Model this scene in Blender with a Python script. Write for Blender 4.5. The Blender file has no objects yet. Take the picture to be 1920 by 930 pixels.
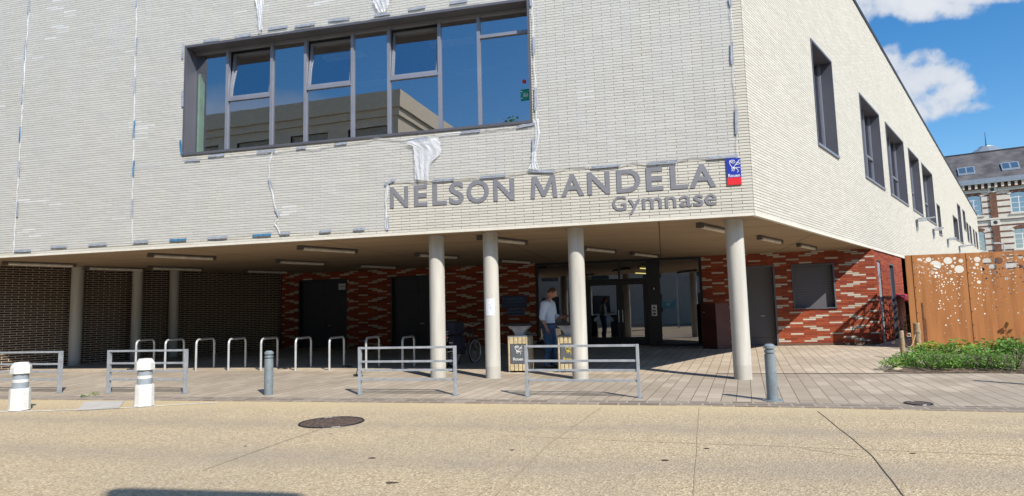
import bpy, bmesh, math, random
import numpy as np
from mathutils import Vector, Matrix
random.seed(7)
S = bpy.context.scene
COL = S.collection

# ------------------------------------------------------------------ camera
FPX, HC = 1190.0, 1.4
PITCH, ROLL = math.radians(5.714), math.radians(-1.487)
cp, sp, cr, sr = math.cos(PITCH), math.sin(PITCH), math.cos(ROLL), math.sin(ROLL)
FWD = Vector((0, cp, sp)); UP0 = Vector((0, -sp, cp)); RT0 = Vector((1, 0, 0))
RT = RT0*cr + UP0*sr
UP = RT0*-sr + UP0*cr
CAM = Vector((0, 0, HC))
cd = bpy.data.cameras.new('camera'); cam = bpy.data.objects.new('camera', cd); COL.objects.link(cam)
cd.sensor_width = 36; cd.lens = FPX/1920*36; cd.clip_end = 2000; cd.clip_start = .05
m = Matrix((RT, UP, -FWD)).transposed().to_4x4(); m.translation = CAM
cam.matrix_world = m
S.camera = cam

# ------------------------------------------------------------------ survey helpers: sight lines onto real planes
A1, A2 = math.radians(76.8), math.radians(39.65)
U1 = Vector((-math.sin(A1), math.cos(A1), 0)); V2 = Vector((math.sin(A2), math.cos(A2), 0))
N1 = Vector((-math.cos(A1), -math.sin(A1), 0)); N2 = Vector((math.cos(A2), -math.sin(A2), 0))
CN = Vector((4.52, 11.711, 0))          # building corner
ZS = 3.09                                # soffit height
QBW = 21.9                               # recessed ground floor wall
WA0 = Vector((-14.57, 17.97, 0))         # dark brick side wall
def ray(x, y):
    return (RT*(x-960) - UP*(y-465) + FWD*FPX).normalized()
def on_plane(x, y, P, n):
    d = ray(x, y); return CAM + d*((P-CAM).dot(n)/d.dot(n))
def sstep(t):
    t = max(0, min(1, t)); return t*t*(3-2*t)
def gz(x, y):
    q = -(N1.x*x+N1.y*y)
    s = .23 + (.09-.23)*sstep((x-1)/6)
    g0 = (.12 - .11*sstep((x+8)/11))*sstep((q-10)/3.0)
    return g0 + (s-g0)*sstep((q-13.9)/7.0)
def G(x, y, z=None):
    d = ray(x, y)
    zz = z if z is not None else 0
    for i in range(12):
        t = (zz-HC)/d.z; P = CAM+d*t
        if z is not None: return P
        zz = gz(P.x, P.y)
    return P
def f1(u, z, d=0): return Vector((CN.x, CN.y, 0)) + U1*u + N1*d + Vector((0, 0, z))
def f2(v, z, d=0): return Vector((CN.x, CN.y, 0)) + V2*v + N2*d + Vector((0, 0, z))
BW0 = Vector((CN.x, CN.y, 0)); BW0 = BW0 - N1*(QBW + N1.dot(BW0))
def bw(u, z, d=0): return BW0 + U1*u + N1*d + Vector((0, 0, z))
NA = Vector((V2.y, -V2.x, 0))
def wa(t, z, d=0): return WA0 + V2*t + NA*d + Vector((0, 0, z))
def F1c(x, y, d=0):
    P = on_plane(x, y, f1(0, 0, d), N1); return ((P-CN).dot(U1), P.z)
def F2c(x, y, d=0):
    P = on_plane(x, y, f2(0, 0, d), N2); return ((P-CN).dot(V2), P.z)
def BWc(x, y, d=0):
    P = on_plane(x, y, bw(0, 0, d), N1); return ((P-BW0).dot(U1), P.z)

# ------------------------------------------------------------------ materials
def nodes(name):
    m = bpy.data.materials.new(name); m.use_nodes = True
    nt = m.node_tree; return m, nt, nt.nodes['Principled BSDF']
def N(nt, t, **k):
    n = nt.nodes.new(t)
    for a, b in k.items():
        if a.startswith('i_'): n.inputs[a[2:]].default_value = b
        else: setattr(n, a, b)
    return n
def ramp(nt, fac, stops):
    r = N(nt, 'ShaderNodeValToRGB'); e = r.color_ramp.elements
    e[0].position, e[0].color = stops[0][0], (*stops[0][1], 1)
    e[1].position, e[1].color = stops[-1][0], (*stops[-1][1], 1)
    for p, c in stops[1:-1]:
        x = e.new(p); x.color = (*c, 1)
    nt.links.new(fac, r.inputs[0]); return r.outputs[0]
def mixc(nt, fac, a, b, mode='MIX'):
    x = N(nt, 'ShaderNodeMix', data_type='RGBA', blend_type=mode)
    for s, v in ((x.inputs[0], fac), (x.inputs[6], a), (x.inputs[7], b)):
        if hasattr(v, 'is_linked'): nt.links.new(v, s)
        elif isinstance(v, (int, float)): s.default_value = v
        else: s.default_value = (*v, 1)
    return x.outputs[2]
def mth(nt, op, a, b=0, c=None):
    x = N(nt, 'ShaderNodeMath', operation=op)
    for i, v in enumerate((a, b, c)):
        if v is None: continue
        if hasattr(v, 'is_linked'): nt.links.new(v, x.inputs[i])
        else: x.inputs[i].default_value = v
    return x.outputs[0]
def noise(nt, vec, scale, detail=3, rough=.6):
    n = N(nt, 'ShaderNodeTexNoise'); n.inputs['Scale'].default_value = scale
    n.inputs['Detail'].default_value = detail; n.inputs['Roughness'].default_value = rough
    if vec is not None: nt.links.new(vec, n.inputs['Vector'])
    return n.outputs['Fac']
def geo_pos(nt): return N(nt, 'ShaderNodeNewGeometry').outputs['Position']
def mat(name, col, rough=.6, metal=0, var=.12, scale=6, bump=0, bscale=40, spec=.5, col2=None):
    m, nt, p = nodes(name)
    pos = geo_pos(nt)
    f = noise(nt, pos, scale, 5)
    c2 = col2 or tuple(max(0, x*(1-var*2)) for x in col)
    c1 = tuple(min(1, x*(1+var)) for x in col)
    nt.links.new(ramp(nt, f, [(.3, c2), (.7, c1)]), p.inputs['Base Color'])
    p.inputs['Roughness'].default_value = rough; p.inputs['Metallic'].default_value = metal
    p.inputs['Specular IOR Level'].default_value = spec
    if bump:
        b = N(nt, 'ShaderNodeBump'); b.inputs['Strength'].default_value = bump; b.inputs['Distance'].default_value = .01
        nt.links.new(noise(nt, pos, bscale, 4), b.inputs['Height']); nt.links.new(b.outputs[0], p.inputs['Normal'])
    return m
def brick_mat(name, a, b, stain=.12, rough=.75, spec=.4):
    """one brick = one mesh island; colour varies brick by brick plus broad weathering"""
    m, nt, p = nodes(name)
    g = N(nt, 'ShaderNodeNewGeometry')
    c = ramp(nt, g.outputs['Random Per Island'], [(0, a), (.5, tuple((x+y)/2 for x, y in zip(a, b))), (1, b)])
    n1 = noise(nt, g.outputs['Position'], .45, 5, .65)
    c = mixc(nt, mth(nt, 'MULTIPLY', mth(nt, 'SUBTRACT', n1, .4), stain*6), c, tuple(x*.72 for x in a))
    n2 = noise(nt, g.outputs['Position'], 30, 3)
    c = mixc(nt, mth(nt, 'MULTIPLY', n2, .25), c, tuple(x*.8 for x in a))
    nt.links.new(c, p.inputs['Base Color']); p.inputs['Roughness'].default_value = rough
    p.inputs['Specular IOR Level'].default_value = spec
    return m
M = {}
M['cream'] = brick_mat('cream brick', (.575, .545, .465), (.665, .635, .55), .05)
M['white_brick'] = brick_mat('glazed white brick', (.70, .68, .61), (.84, .82, .76), .02, .35)
M['cream_mortar'] = mat('grey brick joint', (.33, .305, .26), .9)
M['red'] = brick_mat('red brick', (.23, .038, .017), (.42, .09, .030), .12)
M['red_mortar'] = mat('dark red joint', (.13, .035, .02), .9)
M['buff'] = brick_mat('buff accent brick', (.46, .39, .30), (.60, .53, .43), .05)
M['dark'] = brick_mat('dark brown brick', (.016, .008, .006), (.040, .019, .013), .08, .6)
M['tan_mortar'] = mat('pale tan mortar', (.66, .53, .37), .9)
M['frame'] = mat('slate grey aluminium', (.115, .115, .135), .45, .2, var=.06, scale=1.5)
M['mullion'] = mat('light grey aluminium', (.27, .28, .32), .4, .3, var=.06, scale=2)
M['trim'] = mat('cream painted trim', (.72, .68, .58), .6, var=.05)
M['coping'] = mat('dark zinc coping', (.05, .055, .065), .5, .4)
M['steel'] = mat('grey galvanised paint', (.40, .43, .46), .45, .25, var=.12, scale=9, bump=.1)
M['bollard'] = mat('grey bollard paint', (.23, .275, .30), .5, .1, var=.14, scale=8, bump=.15)
M['hoop_steel'] = mat('satin steel tube', (.60, .61, .61), .35, .35, var=.08)
M['inox'] = mat('brushed stainless', (.62, .63, .65), .4, .45, var=.15)
M['black'] = mat('black rubber', (.012, .012, .014), .6, var=.2)
M['darkmetal'] = mat('anthracite steel', (.022, .024, .03), .4, .3, var=.1)
M['navy_door'] = mat('dark blue door paint', (.018, .024, .040), .5, var=.1)
M['grey_door'] = mat('grey door paint', (.11, .105, .115), .5, var=.05, scale=2)
M['lumi'] = mat('milky luminaire lens', (.66, .60, .5), .4)
M['lumi_body'] = mat('grey luminaire body', (.10, .085, .07), .5)
M['concrete_col'] = None
M['tape_grey'] = mat('grey tape', (.33, .36, .42), .45, var=.15, scale=12)
M['tape_blue'] = mat('blue tape', (.055, .20, .36), .45, var=.2, scale=12)
M['letter'] = mat('grey lettering paint', (.215, .215, .235), .5, var=.06)
M['sky_blue'] = mat('plaque blue', (.01, .035, .36), .4, var=.03)
M['plaque_red'] = mat('plaque red', (.72, .02, .03), .4, var=.03)
M['white'] = mat('white enamel', (.8, .8, .8), .4, var=.03)
M['pink'] = mat('pink line paint', (.85, .45, .5), .5)
M['wood'] = mat('pale timber slat', (.62, .50, .30), .65, var=.15, scale=14)
M['post_wood'] = mat('round timber post', (.36, .26, .155), .8, var=.25, scale=18, bump=.3)
M['rope'] = mat('hemp rope', (.42, .33, .2), .9)
M['paper'] = mat('white paper', (.75, .77, .8), .7, var=.05, scale=30)
M['bolwhite'] = mat('worn white plastic', (.74, .735, .70), .45, var=.09, scale=7, bump=.15)
M['bolgrey'] = mat('grey reflective band', (.30, .34, .38), .3, var=.08)
M['maroon'] = mat('maroon sheet metal', (.095, .022, .018), .5, var=.2, scale=3)
M['soil'] = mat('dry soil', (.16, .115, .08), .95, var=.4, scale=9, bump=.8, bscale=25)
M['stone'] = mat('pale edging stone', (.50, .42, .29), .85, var=.2, scale=7, bump=.3)
M['skin'] = mat('skin', (.46, .22, .15), .5, var=.06, scale=12)
M['shirt'] = mat('pale blue shirt', (.72, .80, .92), .8, var=.06, scale=20)
M['jeans'] = mat('blue denim', (.055, .13, .27), .85, var=.25, scale=7)
M['leather'] = mat('black leather', (.015, .013, .012), .45)
M['hair'] = mat('cropped brown hair', (.12, .055, .03), .8)
M['fabric'] = mat('navy cordura', (.012, .016, .04), .8, var=.3)
M['crimson'] = mat('crimson canvas', (.33, .015, .03), .7, var=.1)
M['yellow'] = mat('yellow enamel', (.75, .55, .03), .5)
M['plaque_navy'] = mat('navy sign enamel', (.014, .04, .12), .4)
M['plaque_cyan'] = mat('cyan sign line', (.10, .28, .50), .4)
M['sticker'] = mat('teal sticker', (.03, .22, .36), .4)
M['green_sign'] = mat('green safety sticker', (.01, .36, .18), .5)
M['mint'] = mat('mint green panel', (.55, .85, .60), .6)
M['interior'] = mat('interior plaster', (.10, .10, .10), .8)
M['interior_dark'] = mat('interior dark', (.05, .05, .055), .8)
M['iron'] = mat('rusty cast iron', (.19, .135, .11), .55, .4, var=.4, scale=20, bump=.8, bscale=60)
M['op_beige'] = mat('beige render', (.64, .56, .42), .85, var=.06)
M['op_pale'] = mat('pale render', (.60, .56, .48), .85, var=.06)
M['op_glass'] = mat('dark window glass', (.05, .06, .07), .1)
M['slate'] = mat('grey slate', (.115, .105, .105), .7, var=.3, scale=.8, bump=.6, bscale=9)
M['zinc'] = mat('pale zinc', (.30, .34, .38), .45, .3)
M['limestone'] = mat('cream limestone', (.68, .63, .53), .85, var=.08, scale=1.6)
M['oldbrick'] = mat('old brown brick', (.20, .095, .06), .9, var=.25, scale=4)
M['trunk'] = mat('bark', (.10, .07, .045), .95, var=.3, scale=10)
M['slit'] = mat('black groove', (.008, .008, .008), .8)

def leaf_mat(name, a, b, scale=7):
    m, nt, p = nodes(name)
    g = N(nt, 'ShaderNodeNewGeometry')
    c = ramp(nt, g.outputs['Random Per Island'], [(0, a), (1, b)])
    nt.links.new(c, p.inputs['Base Color']); p.inputs['Roughness'].default_value = .5
    t = N(nt, 'ShaderNodeBsdfTranslucent'); nt.links.new(c, t.inputs[0])
    x = N(nt, 'ShaderNodeMixShader'); x.inputs[0].default_value = .35
    nt.links.new(p.outputs[0], x.inputs[1]); nt.links.new(t.outputs[0], x.inputs[2])
    nt.links.new(x.outputs[0], nt.nodes['Material Output'].inputs[0]); return m
M['leaf'] = leaf_mat('fresh green leaf', (.10, .26, .03), (.30, .52, .09))
M['leaf_yellow'] = leaf_mat('yellow green leaf', (.25, .34, .04), (.50, .56, .10))
M['leaf_dark'] = leaf_mat('deep green leaf', (.05, .15, .025), (.17, .34, .06))

def concrete_col():
    m, nt, p = nodes('smooth grey concrete')
    pos = geo_pos(nt)
    st = N(nt, 'ShaderNodeMapping'); st.inputs['Scale'].default_value = (7, 7, .6); nt.links.new(pos, st.inputs[0])
    c = ramp(nt, noise(nt, st.outputs[0], 1, 5), [(.3, (.44, .415, .36)), (.72, (.60, .575, .51))])
    v = N(nt, 'ShaderNodeTexVoronoi'); v.inputs['Scale'].default_value = 7; nt.links.new(pos, v.inputs['Vector'])
    c = mixc(nt, mth(nt, 'LESS_THAN', v.outputs['Distance'], .055), c, (.26, .24, .21))
    z = N(nt, 'ShaderNodeSeparateXYZ'); nt.links.new(pos, z.inputs[0])
    low = mth(nt, 'MULTIPLY', mth(nt, 'LESS_THAN', z.outputs[2], .28), noise(nt, pos, 9, 4))
    c = mixc(nt, mth(nt, 'MULTIPLY', low, .6), c, (.33, .30, .25))
    nt.links.new(c, p.inputs['Base Color']); p.inputs['Roughness'].default_value = .75
    b = N(nt, 'ShaderNodeBump'); b.inputs['Strength'].default_value = .15; b.inputs['Distance'].default_value = .01
    nt.links.new(noise(nt, pos, 50), b.inputs['Height']); nt.links.new(b.outputs[0], p.inputs['Normal'])
    return m
M['concrete_col'] = concrete_col()

def soffit_mat():
    m, nt, p = nodes('wood wool soffit board')
    pos = geo_pos(nt)
    r = N(nt, 'ShaderNodeMapping'); r.vector_type = 'POINT'; r.inputs['Rotation'].default_value = (0, 0, math.radians(13.2))
    nt.links.new(pos, r.inputs[0])
    s = N(nt, 'ShaderNodeMapping'); s.inputs['Scale'].default_value = (.35, 6, 1); nt.links.new(r.outputs[0], s.inputs[0])
    c = ramp(nt, noise(nt, s.outputs[0], 1.2, 5, .6), [(.25, (.26, .185, .115)), (.75, (.40, .295, .185))])
    b = N(nt, 'ShaderNodeTexBrick'); nt.links.new(r.outputs[0], b.inputs[0]); b.offset = 0
    for k, v in (('Scale', 1), ('Brick Width', 3.6), ('Row Height', 2.4), ('Mortar Size', .012), ('Mortar Smooth', .1)): b.inputs[k].default_value = v
    c = mixc(nt, b.outputs['Fac'], c, (.06, .04, .025))
    nt.links.new(c, p.inputs['Base Color']); p.inputs['Roughness'].default_value = .85; return m
M['soffit'] = soffit_mat()

def road_mat():
    m, nt, p = nodes('exposed aggregate concrete')
    pos = geo_pos(nt)
    v = N(nt, 'ShaderNodeTexVoronoi'); v.inputs['Scale'].default_value = 58; nt.links.new(pos, v.inputs['Vector'])
    s = N(nt, 'ShaderNodeSeparateColor'); nt.links.new(v.outputs['Color'], s.inputs[0])
    c = ramp(nt, s.outputs[0], [(0, (.22, .145, .09)), (.18, (.38, .27, .16)), (.55, (.51, .385, .22)), (.85, (.60, .48, .295)), (1, (.82, .73, .54))])
    v2 = N(nt, 'ShaderNodeTexVoronoi'); v2.inputs['Scale'].default_value = 95; nt.links.new(pos, v2.inputs['Vector'])
    s2 = N(nt, 'ShaderNodeSeparateColor'); nt.links.new(v2.outputs['Color'], s2.inputs[0])
    c = mixc(nt, .4, c, ramp(nt, s2.outputs[0], [(0, (.25, .19, .12)), (1, (.66, .54, .34))]))
    big = noise(nt, pos, .55, 5, .6)
    c = mixc(nt, mth(nt, 'MULTIPLY', ramp(nt, big, [(.42, (0, 0, 0)), (.65, (1, 1, 1))]), .38), c, (.34, .28, .21))
    q = N(nt, 'ShaderNodeVectorMath', operation='DOT_PRODUCT'); nt.links.new(pos, q.inputs[0]); q.inputs[1].default_value = tuple(-N1)
    # tyre tracks worn greyish into the surface, parallel with the kerb
    w = mth(nt, 'ADD', q.outputs['Value'], mth(nt, 'MULTIPLY', noise(nt, pos, .3, 3), .8))
    t1 = mth(nt, 'SUBTRACT', 1, mth(nt, 'MULTIPLY', mth(nt, 'ABSOLUTE', mth(nt, 'SUBTRACT', w, 8.15)), 2.2))
    t1 = mth(nt, 'MAXIMUM', t1, mth(nt, 'SUBTRACT', 1, mth(nt, 'MULTIPLY', mth(nt, 'ABSOLUTE', mth(nt, 'SUBTRACT', w, 6.3)), 1.7)))
    t1 = mth(nt, 'MULTIPLY', mth(nt, 'MAXIMUM', t1, 0), mth(nt, 'ADD', noise(nt, pos, 4, 4), .1))
    c = mixc(nt, mth(nt, 'MULTIPLY', t1, .75), c, (.30, .25, .19))
    # wind blown yellow sand by the kerb
    e = mth(nt, 'SUBTRACT', 1, mth(nt, 'MULTIPLY', mth(nt, 'ABSOLUTE', mth(nt, 'SUBTRACT', q.outputs['Value'], 9.5)), 1.1))
    c = mixc(nt, mth(nt, 'MULTIPLY', mth(nt, 'MAXIMUM', e, 0), .5), c, (.62, .49, .27))
    nt.links.new(c, p.inputs['Base Color']); p.inputs['Roughness'].default_value = .9
    b = N(nt, 'ShaderNodeBump'); b.inputs['Strength'].default_value = .55; b.inputs['Distance'].default_value = .01
    nt.links.new(v.outputs['Distance'], b.inputs['Height']); nt.links.new(b.outputs[0], p.inputs['Normal'])
    return m
M['road'] = road_mat()

def paver_mat(name, w, h, rot, cols, joint=(.16, .13, .095), mortar=.007, grime=.5):
    m, nt, p = nodes(name)
    pos = geo_pos(nt)
    r = N(nt, 'ShaderNodeMapping'); r.inputs['Rotation'].default_value = (0, 0, rot); nt.links.new(pos, r.inputs[0])
    def br():
        b = N(nt, 'ShaderNodeTexBrick'); nt.links.new(r.outputs[0], b.inputs[0]); b.offset = .37; b.offset_frequency = 2; b.squash = 1
        for k, v in (('Scale', 1), ('Brick Width', w), ('Row Height', h), ('Mortar Size', mortar), ('Mortar Smooth', .15)): b.inputs[k].default_value = v
        b.inputs['Color1'].default_value = (0, 0, 0, 1); b.inputs['Color2'].default_value = (1, 1, 1, 1); b.inputs['Mortar'].default_value = (.5, .5, .5, 1)
        return b
    b = br()
    c = ramp(nt, b.outputs['Color'], [(0, cols[0]), (.5, cols[1]), (1, cols[2])])
    c = mixc(nt, mth(nt, 'MULTIPLY', ramp(nt, noise(nt, pos, .5, 5, .62), [(.42, (0, 0, 0)), (.6, (1, 1, 1))]), grime), c, tuple(x*.62 for x in cols[0]))
    c = mixc(nt, mth(nt, 'MULTIPLY', noise(nt, pos, 14, 5, .7), .42), c, tuple(x*.6 for x in cols[0]))
    c = mixc(nt, b.outputs['Fac'], c, joint)
    nt.links.new(c, p.inputs['Base Color']); p.inputs['Roughness'].default_value = .85
    bp = N(nt, 'ShaderNodeBump'); bp.inputs['Strength'].default_value = .5; bp.inputs['Distance'].default_value = .006
    hgt = mth(nt, 'ADD', mth(nt, 'SUBTRACT', 1, b.outputs['Fac']), mth(nt, 'MULTIPLY', noise(nt, pos, 60), .3))
    nt.links.new(hgt, bp.inputs['Height']); nt.links.new(bp.outputs[0], p.inputs['Normal'])
    return m
PAVROT = math.radians(-(90-20))
M['paving'] = paver_mat('concrete plank paving', .62, .215, PAVROT, [(.56, .445, .32), (.62, .505, .37), (.70, .585, .44)])
M['paving_front'] = paver_mat('grey plank paving', .62, .215, PAVROT, [(.42, .34, .25), (.48, .395, .295), (.57, .475, .36)], grime=.45)
M['sett'] = paver_mat('kerb setts', .30, .20, math.radians(13.2), [(.22, .17, .135), (.31, .25, .20), (.42, .35, .28)], mortar=.014, joint=(.40, .34, .25))
M['patch'] = mat('pale concrete patch', (.50, .47, .42), .85, var=.08, scale=4)
M['line'] = mat('worn white line paint', (.76, .72, .62), .8, var=.15, scale=6)
M['ground'] = mat('distant ground', (.25, .22, .18), .95)

def corten():
    m, nt, p = nodes('weathering steel')
    pos = geo_pos(nt)
    s = N(nt, 'ShaderNodeMapping'); s.inputs['Scale'].default_value = (5, 5, .45); nt.links.new(pos, s.inputs[0])
    c = ramp(nt, noise(nt, s.outputs[0], 1, 6, .65), [(.25, (.20, .072, .020)), (.5, (.38, .150, .040)), (.78, (.47, .20, .06))])
    c = mixc(nt, mth(nt, 'MULTIPLY', noise(nt, pos, 25, 5, .7), .4), c, (.22, .08, .025))
    nt.links.new(c, p.inputs['Base Color']); p.inputs['Roughness'].default_value = .8; return m
M['corten'] = corten()
M['corten_dark'] = mat('rust streaked steel', (.13, .045, .015), .85, var=.3)

def glass(name, refl, tint=(.03, .035, .04), rough=.004, body=.15):
    """solar-control glazing: boosted fresnel reflection over a tinted see-through body"""
    m, nt, p = nodes(name); nt.nodes.remove(p)
    gl = N(nt, 'ShaderNodeBsdfGlossy'); gl.inputs['Roughness'].default_value = rough; gl.inputs['Color'].default_value = (.86, .84, .86, 1)
    pos = geo_pos(nt)
    b = N(nt, 'ShaderNodeBump'); b.inputs['Strength'].default_value = .035; b.inputs['Distance'].default_value = .02
    nt.links.new(noise(nt, pos, .9, 2), b.inputs['Height']); nt.links.new(b.outputs[0], gl.inputs['Normal'])
    tr = N(nt, 'ShaderNodeBsdfTransparent'); tr.inputs['Color'].default_value = (*tint, 1)
    gg = N(nt, 'ShaderNodeNewGeometry'); dp = N(nt, 'ShaderNodeVectorMath', operation='DOT_PRODUCT')
    nt.links.new(gg.outputs['Normal'], dp.inputs[0]); nt.links.new(gg.outputs['Incoming'], dp.inputs[1])
    sch = mth(nt, 'POWER', mth(nt, 'SUBTRACT', 1, mth(nt, 'ABSOLUTE', dp.outputs['Value'])), 5)
    fac = mth(nt, 'MINIMUM', mth(nt, 'ADD', refl, mth(nt, 'MULTIPLY', sch, 1-refl)), 1)
    x = N(nt, 'ShaderNodeMixShader'); nt.links.new(fac, x.inputs[0]); nt.links.new(tr.outputs[0], x.inputs[1]); nt.links.new(gl.outputs[0], x.inputs[2])
    nt.links.new(x.outputs[0], nt.nodes['Material Output'].inputs[0]); return m
M['glass'] = glass('coated window glass', .46, (.80, .88, .85))
M['glass_door'] = glass('entrance glass', .28, (.55, .6, .6))

def film(name, alpha, col=(.8, .83, .86)):
    m, nt, p = nodes(name)
    p.inputs['Base Color'].default_value = (*col, 1); p.inputs['Roughness'].default_value = .35
    pos = geo_pos(nt)
    s = N(nt, 'ShaderNodeMapping'); s.inputs['Scale'].default_value = (2.2, 2.2, .7); nt.links.new(pos, s.inputs[0])
    n = noise(nt, s.outputs[0], 1.3, 5, .6)
    b = N(nt, 'ShaderNodeBump'); b.inputs['Strength'].default_value = .25; b.inputs['Distance'].default_value = .03
    nt.links.new(n, b.inputs['Height']); nt.links.new(b.outputs[0], p.inputs['Normal'])
    tr = N(nt, 'ShaderNodeBsdfTransparent')
    x = N(nt, 'ShaderNodeMixShader')
    nt.links.new(mth(nt, 'MULTIPLY', ramp(nt, n, [(.3, (.6, .6, .6)), (.7, (1.3, 1.3, 1.3))]), alpha), x.inputs[0])
    nt.links.new(tr.outputs[0], x.inputs[1]); nt.links.new(p.outputs[0], x.inputs[2])
    nt.links.new(x.outputs[0], nt.nodes['Material Output'].inputs[0]); return m
M['film'] = film('clear protective film', .20)
M['film_fold'] = film('bunched plastic film', .42, (.86, .89, .92))
M['film_torn'] = film('crumpled plastic film', .55, (.86, .88, .92))
def emit(name, col, s):
    m, nt, p = nodes(name)
    p.inputs['Base Color'].default_value = (*col, 1)
    p.inputs['Emission Color'].default_value = (*col, 1); p.inputs['Emission Strength'].default_value = s; return m
M['tube'] = emit('lit tube', (1, .8, .25), 1.6)

# ------------------------------------------------------------------ mesh builder
class MB:
    def __init__(s): s.v = []; s.f = []; s.mi = []
    def add(s, vs, fs, mi=0):
        o = len(s.v); s.v += [tuple(x) for x in vs]; s.f += [tuple(o+i for i in f) for f in fs]; s.mi += [mi]*len(fs); return s
    def quad(s, a, b, c, d, mi=0): return s.add([a, b, c, d], [(0, 1, 2, 3)], mi)
    def hexa(s, P, mi=0):
        return s.add(P, [(0, 3, 2, 1), (4, 5, 6, 7), (0, 1, 5, 4), (1, 2, 6, 5), (2, 3, 7, 6), (3, 0, 4, 7)], mi)
    def box(s, x0, x1, y0, y1, z0, z1, mi=0):
        return s.hexa([Vector(p) for p in ((x0, y0, z0), (x1, y0, z0), (x1, y1, z0), (x0, y1, z0), (x0, y0, z1), (x1, y0, z1), (x1, y1, z1), (x0, y1, z1))], mi)
    def fbox(s, fn, a0, a1, z0, z1, d0, d1, mi=0):
        return s.hexa([fn(a0, z0, d0), fn(a1, z0, d0), fn(a1, z0, d1), fn(a0, z0, d1), fn(a0, z1, d0), fn(a1, z1, d0), fn(a1, z1, d1), fn(a0, z1, d1)], mi)
    def bar(s, a, b, w, h=None, mi=0, up=Vector((0, 0, 1))):
        a, b = Vector(a), Vector(b); h = h or w; d = (b-a).normalized()
        if abs(d.dot(up)) > .95: up = Vector((1, 0, 0))
        r = d.cross(up).normalized()*w/2; t = r.cross(d).normalized()*h/2
        return s.hexa([a-r-t, a+r-t, a+r+t, a-r+t, b-r-t, b+r-t, b+r+t, b-r+t], mi)
    def tube(s, pts, r, n=10, mi=0, cap=True, closed=False):
        pts = [Vector(p) for p in pts]; L = len(pts)
        rs = r if isinstance(r, (list, tuple)) else [r]*L
        o = len(s.v); up = None
        for i, p in enumerate(pts):
            d = (pts[(i+1) % L]-pts[i-1]) if closed else (pts[min(i+1, L-1)]-pts[max(i-1, 0)])
            d.normalize()
            if up is None: up = Vector((0, 0, 1)) if abs(d.z) < .9 else Vector((1, 0, 0))
            x = d.cross(up).normalized(); y = x.cross(d).normalized(); up = y
            for k in range(n):
                a = 2*math.pi*k/n; s.v.append(tuple(p + x*math.cos(a)*rs[i] + y*math.sin(a)*rs[i]))
        for i in range(L if closed else L-1):
            j = (i+1) % L
            for k in range(n):
                k2 = (k+1) % n; s.f.append((o+i*n+k, o+i*n+k2, o+j*n+k2, o+j*n+k)); s.mi.append(mi)
        if cap and not closed:
            s.f.append(tuple(o+k for k in range(n))[::-1]); s.mi.append(mi)
            s.f.append(tuple(o+(L-1)*n+k for k in range(n))); s.mi.append(mi)
        return s
    def lathe(s, prof, n=24, c=(0, 0, 0), mi=0):
        o = len(s.v); c = Vector(c)
        for r, z in prof:
            for k in range(n):
                a = 2*math.pi*k/n; s.v.append((c.x+r*math.cos(a), c.y+r*math.sin(a), c.z+z))
        for i in range(len(prof)-1):
            for k in range(n):
                k2 = (k+1) % n; s.f.append((o+i*n+k, o+i*n+k2, o+(i+1)*n+k2, o+(i+1)*n+k)); s.mi.append(mi)
        s.f.append(tuple(o+k for k in range(n))[::-1]); s.mi.append(mi)
        s.f.append(tuple(o+(len(prof)-1)*n+k for k in range(n))); s.mi.append(mi)
        return s
    def build(s, name, mats, parent=None, world=False, smooth=False, bevel=0):
        me = bpy.data.meshes.new(name)
        off = Vector((0, 0, 0))
        if world and parent:
            q = parent
            while q: off += q.location; q = q.parent
        vs = [(x-off.x, y-off.y, z-off.z) for x, y, z in s.v] if off.length else s.v
        me.from_pydata(vs, [], s.f)
        for mm in (mats if isinstance(mats, (list, tuple)) else [mats]): me.materials.append(M[mm] if isinstance(mm, str) else mm)
        me.polygons.foreach_set('material_index', s.mi)
        if smooth: me.polygons.foreach_set('use_smooth', [True]*len(s.f))
        me.update()
        o = bpy.data.objects.new(name, me); COL.objects.link(o); o.parent = parent
        if bevel:
            b = o.modifiers.new('bevel', 'BEVEL'); b.width = bevel; b.segments = 2; b.limit_method = 'ANGLE'
        if smooth and not bevel:
            e = o.modifiers.new('edges', 'EDGE_SPLIT'); e.split_angle = math.radians(38)
        return o
def tag(o, label=None, cat=None, group=None, kind=None):
    if label: o['label'] = label
    if cat: o['category'] = cat
    if group: o['group'] = group
    if kind: o['kind'] = kind
    return o
def thing(name, label, cat, loc=(0, 0, 0), rz=0, group=None):
    o = bpy.data.objects.new(name, None); COL.objects.link(o); o.empty_display_size = .2
    o.location = loc; o.rotation_euler = (0, 0, rz); return tag(o, label, cat, group)
def copy_tree(o, parent=None):
    c = o.copy(); COL.objects.link(c); c.parent = parent
    for ch in [k for k in bpy.data.objects if k.parent == o]: copy_tree(ch, c)
    return c
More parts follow.
